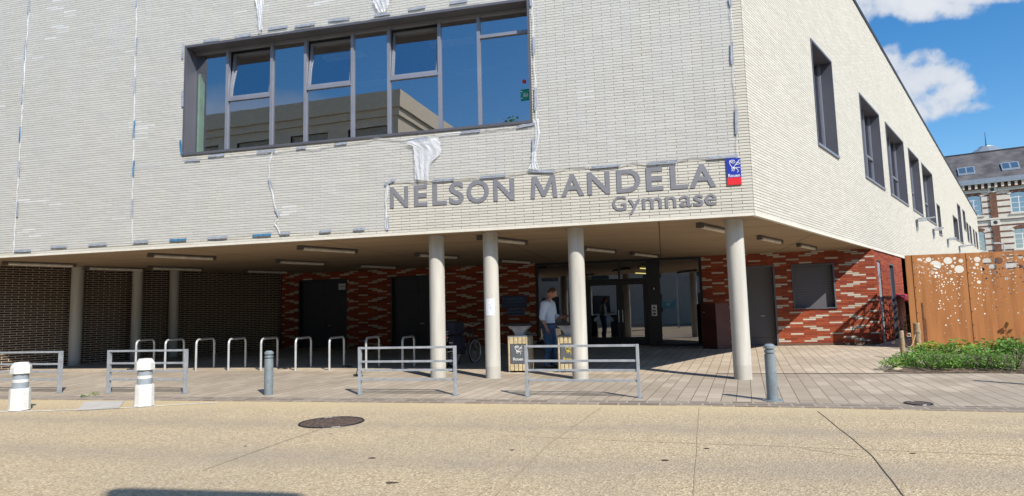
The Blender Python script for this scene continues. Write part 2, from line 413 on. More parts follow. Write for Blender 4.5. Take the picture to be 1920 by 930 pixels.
def bricks(mb, fn, a0, a1, z0, z1, L, H, joint=.01, vj=.007, depth=.018, holes=(), mi=0, accent=None, acc_mi=1, top=None, off=0, back=None):
    nrow = int(math.ceil((z1-z0)/H))
    for r in range(nrow):
        za = z0+r*H+joint/2; zb = min(z0+(r+1)*H-joint/2, z1)
        if zb-za < .01: continue
        zc = (za+zb)/2
        cuts = [(h[0], h[1]) for h in holes if h[2] < zc < h[3]]
        k = math.floor((a0-off)/L)-1
        while True:
            s0 = off + k*L + (L/2 if r % 2 else 0); s1 = s0+L
            if s0 > a1: break
            ka = k; k += 1
            x0, x1 = max(s0+vj/2, a0), min(s1-vj/2, a1)
            if x1-x0 < .02: continue
            if top and zb > top((x0+x1)/2): continue
            segs = [(x0, x1)]
            for c0, c1 in cuts:
                ns = []
                for p, q in segs:
                    if c1 <= p or c0 >= q: ns.append((p, q)); continue
                    if c0 > p: ns.append((p, c0))
                    if c1 < q: ns.append((c1, q))
                segs = ns
            mm = acc_mi if (accent and accent(ka, r)) else mi
            for p, q in segs:
                if q-p < .015: continue
                P = [fn(p, za, depth), fn(q, za, depth), fn(q, zb, depth), fn(p, zb, depth), fn(p, za, 0), fn(q, za, 0), fn(q, zb, 0), fn(p, zb, 0)]
                mb.add(P, [(0, 1, 2, 3), (0, 4, 5, 1), (3, 2, 6, 7), (0, 3, 7, 4), (1, 5, 6, 2)], mm)
    return mb
def sheet_holes(mb, fn, a0, a1, z0, z1, holes, mi=0, d=0, top=None):
    xs = sorted({a0, a1, *[x for h in holes for x in h[:2] if a0 < x < a1]}); zs = sorted({z0, z1, *[z for h in holes for z in h[2:4] if z0 < z < z1]})
    for i in range(len(xs)-1):
        for j in range(len(zs)-1):
            xc, zc = (xs[i]+xs[i+1])/2, (zs[j]+zs[j+1])/2
            if any(h[0] < xc < h[1] and h[2] < zc < h[3] for h in holes): continue
            zt = [zs[j+1]]*2
            if top and j == len(zs)-2: zt = [top(xs[i]), top(xs[i+1])]
            mb.quad(fn(xs[i], zs[j], d), fn(xs[i+1], zs[j], d), fn(xs[i+1], zt[1], d), fn(xs[i], zt[0], d), mi)
    return mb

# ------------------------------------------------------------------ the setting
g = MB(); g.quad((-900, -900, -.35), (900, -900, -.35), (900, 1400, -.35), (-900, 1400, -.35)); tag(g.build('ground', 'ground'), kind='structure')
def qt(q, t):   # street coordinates: q away from the camera, t to the right along the kerb
    return Vector((0, 0, 0)) - N1*q - U1*t
EDGE = [(-60, 9.72), (-9, 9.72), (-4, 9.68), (0, 9.62), (2, 9.5), (4, 9.3), (6, 9.1), (9, 8.9), (14, 8.7), (60, 8.7)]
def edge_q(t):
    for (a, b), (c, d) in zip(EDGE, EDGE[1:]):
        if a <= t <= c: return b+(d-b)*(t-a)/(c-a)
    return 9
ts = [-60, -30, -15] + [-10+i*.5 for i in range(60)] + [25, 40, 60]
g = MB()
for a, b in zip(ts, ts[1:]):
    g.quad(qt(-30, a), qt(-30, b), qt(edge_q(b), b), qt(edge_q(a), a))
road = g.build('road', 'road'); road.location.z = -.012; tag(road, kind='structure')
g = MB()
for a, b in zip(ts, ts[1:]):
    g.quad(qt(edge_q(a), a)+Vector((0, 0, -.2)), qt(edge_q(b), b)+Vector((0, 0, -.2)), qt(edge_q(b), b), qt(edge_q(a), a))
    g.quad(qt(edge_q(a), a), qt(edge_q(b), b), qt(edge_q(b)+.42, b), qt(edge_q(a)+.42, a))
tag(g.build('kerb', 'sett'), kind='structure')
def pavement(name, m_, qa, qb, nq, z=0):
    g = MB(); tt = [-60, -40, -30] + [-25+i for i in range(61)] + [45, 60, 80, 110]
    vs = []; n = nq+1
    for t in tt:
        for j in range(n):
            q = qa(t) + (qb(t)-qa(t))*j/nq
            P = qt(q, t); vs.append((P.x, P.y, gz(P.x, P.y)+z))
    fs = [(i*n+j, (i+1)*n+j, (i+1)*n+j+1, i*n+j+1) for i in range(len(tt)-1) for j in range(n-1)]
    g.add(vs, fs); o = g.build(name, m_, smooth=False); tag(o, kind='structure'); return o
pavement('front_pavement', 'paving_front', lambda t: edge_q(max(-60, min(60, t)))+.42, lambda t: 13.9, 6)
pavement('forecourt_paving', 'paving', lambda t: 13.9, lambda t: 90, 120)
g = MB()
for a, b in zip(range(1, 12), range(2, 13)):
    g.quad(*[qt(q_, t_)+Vector((0, 0, .004+gz(*qt(q_, t_).xy))) for q_, t_ in ((13.87, a), (13.87, b), (13.95, b), (13.95, a))])
tag(g.build('drain_channel', 'darkmetal'), kind='structure')
# road joints and cracks
def strip(name, pts, w, m_, z=.004, px=True):
    g = MB(); P = [G(*p, 0) if px else Vector(p) for p in pts]
    for i in range(len(P)-1):
        a, b = P[i], P[i+1]; d = (b-a).normalized(); n_ = Vector((-d.y, d.x, 0))*w/2
        zz = Vector((0, 0, z))
        g.quad(a-n_+zz, a+n_+zz, b+n_+zz, b-n_+zz)
    o = g.build(name, m_); tag(o, kind='structure'); return o
M['joint'] = mat('dark road joint', (.075, .055, .04), .9)
def jag(pts, n=5, s=1.3):
    out = []
    for (a, b), (c, d) in zip(pts, pts[1:]):
        for i in range(n):
            t = i/n; out.append((a+(c-a)*t+random.uniform(-s, s), b+(d-b)*t+random.uniform(-s, s)*.4))
    out.append(pts[-1]); return out
M['joint2'] = mat('faint road joint', (.38, .30, .195), .9)
strip('road_joint', jag([(1533, 770), (1600, 822), (1640, 858), (1700, 935)], 6, 1.0), .0095, 'joint', z=-.008)
strip('road_joint', [(1128, 762), (1030, 830), (915, 940)], .012, 'joint2', z=-.008)
strip('road_joint', [(640, 790), (520, 830), (380, 880)], .010, 'joint2', z=-.008)
strip('road_joint', jag([(940, 815), (1180, 825), (1540, 838), (1920, 852)], 4, 1), .009, 'joint2', z=-.0075)
strip('road_joint', jag([(1310, 762), (1307, 830), (1300, 935)], 6, 1), .005, 'joint2', z=-.0075)
strip('road_joint', jag([(1500, 838), (1610, 855)], 4, .8), .010, 'joint2', z=-.007)
for cx, cy, w in ((697, 857, .10), (735, 903, .12), (1325, 839, .08), (1248, 861, .10), (1713, 848, .07), (460, 835, .05), (620, 812, .05), (960, 842, .06)):
    P = G(cx, cy, 0); g = MB(); n = 9
    w *= .55; g.add([(P.x+math.cos(6.28*k/n)*w*random.uniform(.5, 1), P.y+math.sin(6.28*k/n)*w*random.uniform(.3, .6), -.007) for k in range(n)], [tuple(range(n))])
    tag(g.build('road_stain', 'joint'), kind='structure')
strip('white_line', [(-60, 771), (60, 770), (120, 768), (190, 765.5), (240, 763.5), (300, 760), (370, 755.5), (410, 754)], .075, 'line', z=-.006)
g = MB(); g.add([G(x, y, 0)+Vector((0, 0, -.004)) for x, y in ((143, 769), (222, 765), (234, 751), (160, 752))], [(0, 1, 2, 3)]); tag(g.build('concrete_patch', 'patch'), kind='structure')

# ------------------------------------------------------------------ sports hall
hall = thing('sports_hall', 'cream brick sports hall on round columns with a large lettered facade', 'building', (CN.x, CN.y, 0))
def HB(mb, name, mats, parent=None, **k): return mb.build(name, mats, parent or hall, world=True, **k)
R1 = .31; R2 = .30
UW0, UW1, ZW0, ZW1 = 4.15, 12.48, 5.24, 7.87
LBK, HBK = .38, .058
ULEFT = 26
def top2(v): return 11.85-.047*v
rng = random.Random(3)
def clusters(fn_seed, a0, a1, z0, z1, n, zbias):
    st = set(); r = random.Random(fn_seed)
    for i in range(n):
        k = r.randint(int(a0/LBK), int(a1/LBK)); row = int(((z1-z0)*(1-r.random()**zbias))/HBK)
        for j in range(r.choice((1, 1, 2, 3, 4))):
            st.add((k, row)); k += r.choice((-1, 0, 0, 1)); row += r.choice((1, 2, -1))
    return st
acc1 = {(k, r) for k, r in clusters(5, 0, ULEFT, ZS, 11.9, 130, 2.0) if not (k < 24 and r < 22)}
wb = MB()
bricks(wb, f1, .0, ULEFT, ZS+.03, 11.85, LBK, HBK, .0105, .008, .016, [(UW0, UW1, ZW0, ZW1)], accent=lambda k, r: (k, r) in acc1)
HB(wb, 'front_facade', ['cream', 'white_brick'])
bk = MB(); sheet_holes(bk, f1, 0, ULEFT, ZS, 11.85, [(UW0, UW1, ZW0, ZW1)]); HB(bk, 'facade_joint', 'cream_mortar')
W2 = [(4.98, 7.03, 5.37, 8.09), (10.54, 13.73, 5.37, 8.09), (14.95, 18.94, 5.37, 8.09), (20.24, 23.30, 5.37, 8.09), (24.28, 28.15, 5.37, 8.09),
      (29.04, 30.35, 4.97, 6.62), (37.35, 40.3, 5.34, 6.83), (41.05, 43.2, 5.37, 8.03), (44.95, 46.8, 6.58, 8.03),
      (47.3, 48.8, 5.86, 7.29), (49.8, 51.4, 5.86, 7.29), (53.3, 54.7, 5.86, 7.29), (55.9, 57.6, 5.86, 7.29)]
acc2 = clusters(9, 0, 60, ZS, 11.5, 90, 1.2)
wb = MB()
bricks(wb, f2, .0, 59.8, ZS+.03, 11.85, LBK, HBK, .0105, .008, .016, W2, top=top2, accent=lambda k, r: (k, r) in acc2)
HB(wb, 'side_facade', ['cream', 'cream'])
bk = MB(); sheet_holes(bk, f2, 0, 59.8, ZS, 9.0, W2); bk.quad(f2(0, 9), f2(59.8, 9), f2(59.8, top2(59.8)), f2(0, top2(0))); HB(bk, 'facade_joint', 'cream_mortar')
# roof coping, drip trims, hidden far walls and roof
mb = MB()
P = [f2(-.02, top2(0)-.02, .05), f2(59.9, top2(59.9)-.02, .05), f2(59.9, top2(59.9)+.1, .05), f2(-.02, top2(0)+.1, .05)]
Q = [p - N2*.5 for p in P]
mb.hexa([P[0], P[1], Q[1], Q[0], P[3], P[2], Q[2], Q[3]]); mb.fbox(f1, -.02, ULEFT, 11.83, 11.95, -.45, .05)
HB(mb, 'coping', 'coping')
mb = MB(); mb.fbox(f1, 0, ULEFT, ZS-.028, ZS+.028, -.05, .028); mb.fbox(f2, 0, 59.8, ZS-.028, ZS+.028, -.05, .028); HB(mb, 'drip_trim', 'trim')
mb = MB(); rp = [f1(0, 11.8, -.1), f1(ULEFT, 11.8, -.1), f1(ULEFT, 11.8, -.1)+V2*55, f2(59.8, top2(59.8)-.06, -.1)]; mb.add(rp, [(0, 1, 2, 3)])
HB(mb, 'roof', 'coping')
mb = MB(); P = f1(ULEFT, 0); Q = f1(ULEFT, 0)+V2*55; E_ = f2(59.8, 0)
for a, b in ((P, Q), (Q, E_)): mb.quad(a+Vector((0, 0, ZS if a is P else 0)), b, b+Vector((0, 0, 11.7 if b is Q else 9)), a+Vector((0, 0, 11.7)))
HB(mb, 'rear_wall', 'trim')
# soffit
mb = MB(); a = f1(.0, ZS-.02, -.02); b = f1(ULEFT, ZS-.02, -.02); c = bw(ULEFT, ZS-.02, -.3); d = f2(11.5, ZS-.02, -.02)
mb.quad(a, b, c, d); HB(mb, 'soffit', 'soffit')
# ground floor brick walls
def zig(shift=0, flip=False):
    def a(k, r):
        kk = (k+shift) % 6; rr = r % 12
        if kk % 3 == 0: return (rr % 6 == (0 if kk == 0 else 0)) and r % 2 == 0
        m_ = kk >= 3
        q_ = kk % 3      # 1,2 bricks in even rows; odd row k=1 starts at half
        A = {(1, 2), (2, 4)} if not m_ else {(2, 2), (1, 4)}
        B = {(2, 8), (1, 10)} if not m_ else {(1, 8), (2, 10)}
        if r % 2 == 0: return (q_, rr) in A or (q_, rr) in B
        return q_ == 1 and rr in (3, 9)
    return a
DOOR1 = (13.29, 15.31, -.5, 2.80); DOOR2 = (9.62, 11.51, -.5, 2.80); ENT = (.43, 6.05, -.5, 3.3); DOOR3 = (-1.82, -.78, -.5, 2.68); SHUT = (-3.59, -2.33, 1.28, 2.67)
BWH = [DOOR1, DOOR2, ENT, DOOR3, SHUT]
z0 = .09
wb = MB(); bricks(wb, bw, -4.77, 16.05, z0, ZS-.02, .385, .0565, .008, .006, .014, BWH, accent=zig(1), off=.12); HB(wb, 'recessed_wall', ['red', 'buff'])
bk = MB(); sheet_holes(bk, bw, -4.76, 16.05, -.3, ZS-.02, BWH, d=.002); HB(bk, 'wall_joint', 'red_mortar')
# plinth strip under red wall
M['base_board'] = mat('brown base board', (.13, .085, .055), .8)
for a_, b_ in ((-4.77, -1.84), (-.76, .41), (6.07, 9.6), (11.53, 13.27), (15.33, 16)):
    mb = MB(); mb.fbox(bw, a_, b_, -.3, .16, -.02, .022); HB(mb, 'plinth', 'base_board')
corner = bw(-4.77, 0); vR = (corner-CN).dot(V2)
def low(v, z, d=0): return f2(v, z, d-.03)
L1 = F2c(1645, 486); L1b = F2c(1664, 640); L2 = F2c(1668, 497); L2b = F2c(1688, 640)
PD = (L1[0], L1b[0], -.5, 2.72); SL = (L2[0], L2b[0], -.5, 2.70)
wb = MB(); bricks(wb, low, vR, 16.2, z0, ZS-.03, .385, .0565, .008, .006, .014, [PD, SL]); HB(wb, 'lower_side_wall', ['red', 'buff'])
bk = MB(); sheet_holes(bk, low, vR, 16.2, -.3, ZS, [PD, SL], d=.002); HB(bk, 'wall_joint', 'red_mortar'); bk = MB(); bk.quad(low(16.2, -.3), low(16.2, ZS), low(16.2, ZS, -.6), low(16.2, -.3, -.6)); HB(bk, 'wall_return', 'red_mortar')
mb = MB(); mb.fbox(low, 16.2, 19.0, -.3, 2.1, -.8, -.6); HB(mb, 'recess_wall', 'maroon')
mb = MB(); mb.fbox(low, 16.2, 19.0, 2.1, ZS, -.8, -.68); HB(mb, 'transom_window', 'glass')
mb = MB(); mb.fbox(low, 16.2, 19.0, 2.05, 2.14, -.62, -.5); mb.fbox(low, 16.6, 16.68, 2.1, ZS, -.68, -.6); HB(mb, 'transom_frame', 'frame')
mb = MB(); mb.fbox(low, 19.0, 59.8, -.3, ZS, -.2, 0); HB(mb, 'far_lower_wall', 'cream')
# dark brick side wall
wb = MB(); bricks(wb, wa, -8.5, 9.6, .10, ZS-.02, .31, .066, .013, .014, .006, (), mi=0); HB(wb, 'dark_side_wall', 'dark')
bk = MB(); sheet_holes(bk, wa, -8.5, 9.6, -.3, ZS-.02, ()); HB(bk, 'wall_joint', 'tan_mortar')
# doors
def leafdoor(nm, H, fn, mname, rec, lines, label=None, handle=True):
    a0, a1, _, zt = H
    mb = MB(); mb.fbox(fn, a0, a1, -.2, zt, -rec-.05, -rec); dr = HB(mb, nm, mname)
    if label: dr['label'] = label
    fr = MB(); w = .05
    fr.fbox(fn, a0, a0+w, -.2, zt, -rec, .03); fr.fbox(fn, a1-w, a1, -.2, zt, -rec, .03); fr.fbox(fn, a0+w, a1-w, zt-w, zt, -rec, .03)
    HB(fr, 'door_frame', 'frame' if mname == 'grey_door' else 'darkmetal', dr)
    sl = MB()
    for l in lines:
        if l[0] == 'v': sl.fbox(fn, l[1]-.004, l[1]+.004, .1, zt-w, -rec, -rec+.003)
        else: sl.fbox(fn, a0+w, a1-w, l[1]-.004, l[1]+.004, -rec, -rec+.003)
    if lines: HB(sl, 'seam', 'slit', dr)
    if handle:
        h = MB(); c = a0+.35*(a1-a0) if len(lines) else a0+.12
        h.bar(fn(c, 1.05, -rec), fn(c, 1.05, -rec+.06), .02); h.bar(fn(c, 1.05, -rec+.06), fn(c+.12, 1.05, -rec+.06), .02); HB(h, 'handle', 'inox', dr)
    return dr
leafdoor('door', DOOR1, bw, 'navy_door', .15, [('v', 14.3), ('h', 2.2)])
leafdoor('door', DOOR2, bw, 'navy_door', .15, [('v', 10.5), ('h', 2.2)])
leafdoor('door', DOOR3, bw, 'grey_door', .16, [('h', .35)], label='plain grey service door beside the roller shutter')
mb = MB(); a0, a1, sz0, sz1 = SHUT; nsl = 18
for i in range(nsl):
    z_ = sz0+(sz1-sz0)*i/nsl; z2_ = sz0+(sz1-sz0)*(i+1)/nsl
    mb.fbox(bw, a0, a1, z_+.0015, z2_, -.2, -.182)
sh = HB(mb, 'shutter', 'grey_door')
mb = MB(); mb.fbox(bw, a0-.0, a0+.04, sz0, sz1, -.2, .035); mb.fbox(bw, a1-.04, a1, sz0, sz1, -.2, .035); mb.fbox(bw, a0+.04, a1-.04, sz1-.04, sz1, -.2, .035); mb.fbox(bw, a0-.03, a1+.03, sz0-.04, sz0, -.2, .06)
HB(mb, 'shutter_frame', 'frame', sh)
# perforated service door and slot opening in the side wall
rr = random.Random(4)
mb = MB(); mb.fbox(low, PD[0], PD[1], -.1, PD[3], -.06, -.01); pd = HB(mb, 'perforated_door', mat('pale grey steel door', (.30, .31, .34), .6))
mb = MB()
for i in range(34):
    a = rr.uniform(PD[0]+.08, PD[1]-.08); z_ = PD[3]-.15-abs(rr.gauss(0, .7)); r_ = rr.uniform(.008, .016) if i > 5 else rr.uniform(.03, .06)
    if z_ < .4: continue
    mb.add([low(a+math.cos(k*.785)*r_, z_+math.sin(k*.785)*r_, -.006) for k in range(8)], [tuple(range(8))])
HB(mb, 'perforation', 'slit', pd)
mb = MB(); mb.fbox(low, PD[0]-.03, PD[0]+.0, -.1, PD[3], -.05, .012); mb.fbox(low, PD[1], PD[1]+.03, -.1, PD[3], -.05, .012); mb.fbox(low, PD[0]-.03, PD[1]+.04, PD[3], PD[3]+.05, -.05, .02); HB(mb, 'door_frame', 'darkmetal', pd)
mb = MB(); mb.fbox(low, SL[0], SL[1], -.1, SL[3], -.12, -.08); sd = HB(mb, 'door', 'frame')
mb = MB(); mb.fbox(low, SL[0]-.02, SL[0]+.01, -.1, SL[3], -.08, .015); mb.fbox(low, SL[1]-.01, SL[1]+.02, -.1, SL[3], -.08, .015); mb.fbox(low, SL[0]+.01, SL[1]-.01, SL[3]-.02, SL[3]+.03, -.08, .015); HB(mb, 'door_frame', 'frame', sd)

# strip window in the front facade
mb = MB(); t = .035
mb.fbox(f1, UW1-t, UW1+.015, ZW0-.02, ZW1+.02, -R1-.1, .045); mb.fbox(f1, UW0-.015, UW0+t, ZW0-.02, ZW1+.02, -R1-.1, .045)
mb.fbox(f1, UW0+t, UW1-t, ZW1-t, ZW1+.02, -R1-.1, .045); mb.fbox(f1, UW0+t, UW1-t, ZW0-.02, ZW0+t, -R1-.1, .045)
win = HB(mb, 'window', 'frame')
mx = [F1c(x, y, -R1+.03)[0] for x, y in ((424, 281), (508, 273), (572, 267), (661, 257), (730, 251), (826, 241), (900.6, 233))]
edges = [UW1-t] + mx + [UW0+t]
mb = MB()
for u_ in mx: mb.fbox(f1, u_-.035, u_+.035, ZW0+t, ZW1-t, -R1-.04, -R1+.05)
mb.fbox(f1, UW0+t, UW1-t, ZW0+t, ZW0+t+.06, -R1-.041, -R1+.04); mb.fbox(f1, UW0+t, UW1-t, ZW1-t-.06, ZW1-t, -R1-.041, -R1+.04)
HB(mb, 'mullion', 'mullion', win)
tz = {1: F1c(465, 184, -R1)[1], 3: F1c(614, 163, -R1)[1], 5: F1c(777, 144, -R1)[1], 7: F1c(945, 65, -R1)[1]}
for i in range(8):
    ua, ub = edges[i+1]+.035, edges[i]-.035
    if i == 7: ua -= .035
    if i == 0: ub += .035
    lo, hi = ZW0+t+.06, ZW1-t-.06
    if i in tz:
        zt = tz[i]
        mb = MB(); mb.fbox(f1, ua, ub, zt-.035, zt+.035, -R1-.035, -R1+.045); HB(mb, 'transom', 'mullion', win)
        mb = MB(); mb.quad(f1(ua, lo, -R1), f1(ub, lo, -R1), f1(ub, zt-.035, -R1), f1(ua, zt-.035, -R1)); HB(mb, 'pane', 'glass', win)
        if i < 7:     # top light tilted open into the room
            tilt = math.radians(7)
            def sf(u, z, d=0, zt=zt): return f1(u, zt+.04+(z-zt-.04)*math.cos(tilt)-d*0, -R1-.01-(z-zt-.04)*math.sin(tilt)+d)
            mb = MB(); w = .05
            for q in ((ua+.01, ua+.01+w, zt+.04, hi-.02), (ub-.01-w, ub-.01, zt+.04, hi-.02)): mb.fbox(sf, *q, -.03, .03)
            mb.fbox(sf, ua+.01+w, ub-.01-w, zt+.04, zt+.04+w, -.03, .03); mb.fbox(sf, ua+.01+w, ub-.01-w, hi-.02-w, hi-.02, -.03, .03)
            HB(mb, 'open_sash', 'mullion', win)
            mb = MB(); mb.quad(sf(ua+.05, zt+.08), sf(ub-.05, zt+.08), sf(ub-.05, hi-.06), sf(ua+.05, hi-.06)); HB(mb, 'pane', 'glass', win)
        else:
            mb = MB(); mb.quad(f1(ua, zt+.035, -R1), f1(ub, zt+.035, -R1), f1(ub, hi, -R1), f1(ua, hi, -R1)); HB(mb, 'pane', 'glass', win)
    else:
        mb = MB(); mb.quad(f1(ua, lo, -R1), f1(ub, lo, -R1), f1(ub, hi, -R1), f1(ua, hi, -R1)); HB(mb, 'pane', 'glass', win)
# stickers on the right pane
s0 = F1c(976, 168, -R1+.01); s1 = F1c(996, 187, -R1+.01)
mb = MB(); mb.fbox(f1, s1[0], s0[0], s1[1], s0[1], -R1+.006, -R1+.012); st = HB(mb, 'assembly_point_sticker', 'green_sign', win)
mb = MB(); cu, cz = (s0[0]+s1[0])/2, (s0[1]+s1[1])/2
for du in (-.035, 0, .035):
    mb.fbox(f1, cu+du-.012, cu+du+.012, cz-.05, cz+.01, -R1+.013, -R1+.016); mb.fbox(f1, cu+du-.009, cu+du+.009, cz+.016, cz+.036, -R1+.013, -R1+.016)
for sx in (-1, 1):
    for sz in (-1, 1): mb.fbox(f1, cu+sx*.085-.018, cu+sx*.085+.018, cz+sz*.075-.012, cz+sz*.075+.012, -R1+.013, -R1+.016)
HB(mb, 'pictogram', 'white', st)
s2 = F1c(983, 153, -R1)
mb = MB(); mb.add([f1(s2[0]+math.cos(k*.52)*.045, s2[1]+math.sin(k*.52)*.045, -R1+.008) for k in range(12)], [tuple(range(12))]); HB(mb, 'round_sticker', 'plaque_red', win)
# room behind the strip window
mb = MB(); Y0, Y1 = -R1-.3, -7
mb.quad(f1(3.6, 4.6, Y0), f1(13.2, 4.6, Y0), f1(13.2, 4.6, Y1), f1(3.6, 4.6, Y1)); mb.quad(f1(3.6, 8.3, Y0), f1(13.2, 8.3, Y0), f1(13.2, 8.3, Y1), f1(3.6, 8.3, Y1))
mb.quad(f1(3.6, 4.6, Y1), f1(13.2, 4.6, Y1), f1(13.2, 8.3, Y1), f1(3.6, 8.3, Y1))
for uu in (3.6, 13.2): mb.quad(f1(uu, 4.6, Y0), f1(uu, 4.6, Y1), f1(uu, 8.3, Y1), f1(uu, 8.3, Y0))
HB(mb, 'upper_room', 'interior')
mb = MB(); mb.fbox(f1, 12.38, 12.435, 5.2, 7.35, -.52, -.36); HB(mb, 'mint_panel', 'mint')
mb = MB()
for uu in (6.0, 9.0): 
    for dd in (-2.2, -4.2): mb.fbox(f1, uu, uu+1.2, 8.2, 8.26, dd-.3, dd)
HB(mb, 'ceiling_fitting', 'lumi')
# side facade windows
for i, (a0, a1, wz0, wz1) in enumerate(W2):
    t = .04; mb = MB()
    mb.fbox(f2, a0-.015, a0+t, wz0-.02, wz1+.02, -R2-.06, .035); mb.fbox(f2, a1-t, a1+.015, wz0-.02, wz1+.02, -R2-.06, .035); mb.fbox(f2, a0+t, a1-t, wz1-t, wz1+.02, -R2-.06, .035)
    w_ = HB(mb, 'window', 'frame')
    mb = MB(); mb.fbox(f2, a0-.03, a1+.03, wz0-.04, wz0+.02, -R2-.06, .06); HB(mb, 'sill', 'mullion', w_)
    mb = MB(); n = 1 if a1-a0 < 1.9 else (2 if a1-a0 < 3 else 3)
    for k in range(n+1):
        x = a0+t+.03+(a1-a0-2*t-.06)*k/n; mb.fbox(f2, x-.03, x+.03, wz0+.02, wz1-t, -R2-.03, -R2+.04)
    if i in (1, 2, 3, 4):
        x = a0+t+.03+(a1-a0-2*t-.06)*(n-1)/n; x1 = a1-t-.03; mb.fbox(f2, x+.03, x1-.03, wz0+1.05, wz0+1.13, -R2-.03, -R2+.05)
    HB(mb, 'mullion', 'mullion', w_)
    mb = MB(); mb.quad(f2(a0+t, wz0+.02, -R2), f2(a1-t, wz0+.02, -R2), f2(a1-t, wz1-t, -R2), f2(a0+t, wz1-t, -R2)); HB(mb, 'pane', 'glass', w_)
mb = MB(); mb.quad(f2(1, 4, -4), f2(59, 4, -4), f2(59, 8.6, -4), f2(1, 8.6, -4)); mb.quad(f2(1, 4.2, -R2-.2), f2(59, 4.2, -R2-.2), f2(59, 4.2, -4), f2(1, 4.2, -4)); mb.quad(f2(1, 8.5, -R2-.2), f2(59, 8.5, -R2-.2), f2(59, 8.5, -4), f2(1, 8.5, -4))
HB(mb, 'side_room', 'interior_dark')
# glazed entrance
mb = MB(); D = -.10
def eb(a0, a1, z0_, z1_, d0=-.06, d1=.06): mb.fbox(bw, a0, a1, z0_, z1_, D+d0, D+d1)
ET = ZS-.03; TR_ = 2.39
dl, dm, dr_ = 4.28, 3.14, 2.24
eb(5.97, 6.05, 0, ET); eb(.43, .52, 0, ET); eb(.52, 5.97, ET-.08, ET); eb(dl, dl+.11, 0, ET-.08); eb(1.79, dr_, 0, ET-.08, -.06, .075)
eb(dr_, dl, TR_-.03, TR_+.03); eb(dl+.11, 5.97, .05, .2); eb(.52, 1.79, .05, .2); eb(dm-.03, dm+.03, TR_+.03, ET-.08)
eb(5.97-.5-.03, 5.97-.5+.03, .2, .21)
ent = HB(mb, 'entrance', 'darkmetal')
for a0, a1, z_, z1_ in ((dl+.11, 5.97, .2, ET-.08), (.52, 1.79, .2, ET-.08), (dm+.03, dl, TR_+.03, ET-.08), (dr_, dm-.03, TR_+.03, ET-.08)):
    mb = MB(); mb.quad(bw(a0, z_, D), bw(a1, z_, D), bw(a1, z1_, D), bw(a0, z1_, D)); HB(mb, 'pane', 'glass_door', ent)
for a0, a1, hs in ((dm+.005, dl-.01, 1), (dr_+.01, dm-.005, -1)):
    mb = MB(); w = .12
    mb.fbox(bw, a0, a0+w, .16, TR_-.04, D-.03, D+.03); mb.fbox(bw, a1-w, a1, .16, TR_-.04, D-.03, D+.03)
    mb.fbox(bw, a0+w, a1-w, TR_-.04-.14, TR_-.04, D-.03, D+.03); mb.fbox(bw, a0+w, a1-w, .16, .44, D-.03, D+.03)
    l_ = HB(mb, 'entrance_door', 'darkmetal', ent)
    mb = MB(); mb.quad(bw(a0+w, .44, D+.002), bw(a1-w, .44, D+.002), bw(a1-w, TR_-.18, D+.002), bw(a0+w, TR_-.18, D+.002)); HB(mb, 'pane', 'glass_door', ent)
    mb = MB(); x = a0+.06 if hs == 1 else a1-.06; mb.tube([bw(x, .95, D+.03), bw(x, .95, D+.08), bw(x, 1.35, D+.08), bw(x, 1.35, D+.03)], .013, 8); HB(mb, 'handle', 'inox', ent)
# lobby behind
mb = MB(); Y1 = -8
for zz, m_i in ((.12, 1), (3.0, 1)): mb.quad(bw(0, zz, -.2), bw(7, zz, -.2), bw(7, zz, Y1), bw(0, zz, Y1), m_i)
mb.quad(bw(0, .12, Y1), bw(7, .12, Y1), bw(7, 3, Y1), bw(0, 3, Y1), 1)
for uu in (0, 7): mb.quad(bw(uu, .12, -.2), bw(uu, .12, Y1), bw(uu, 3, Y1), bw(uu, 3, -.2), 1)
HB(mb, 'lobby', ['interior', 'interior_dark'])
def lit(px0, px1, z):
    a = on_plane(*px0, Vector((0, 0, z)), Vector((0, 0, 1))); b = on_plane(*px1, Vector((0, 0, z)), Vector((0, 0, 1)))
    mb = MB(); mb.bar(a, b, .06, .04); HB(mb, 'lobby_tube', 'tube')
lit((1201, 503), (1215, 504), 2.92); lit((1192, 512), (1215, 513), 2.9); lit((1293, 517), (1311, 518), 2.88); lit((1062, 528), (1070, 529), 2.85)

# columns
def column(name, P, r, label=None):
    mb = MB(); z = gz(P.x, P.y)-.05
    mb.lathe([(r, z), (r, ZS-.02)], 40, (P.x, P.y, 0)); o = HB(mb, name, 'concrete_col', smooth=True); 
    if label: o['label'] = label
cols = [(822, 707, .172), (925, 706, .165), (1088.5, 706, .17), (1393.5, 709, .174)]
COLP = []
for x, y, r in cols:
    d_ = ray(x, y); k_ = 12.95/(-(N1.dot(d_))); P = Vector((d_.x*k_, d_.y*k_, 0)); COLP.append((P, r*.965)); column('column', P, r*.965)
for x, y, r in ((146.5, 500.5, .165), (259, 503.5, .15), (327.5, 506.5, .15)):
    column('column', G(x, y, ZS), r)

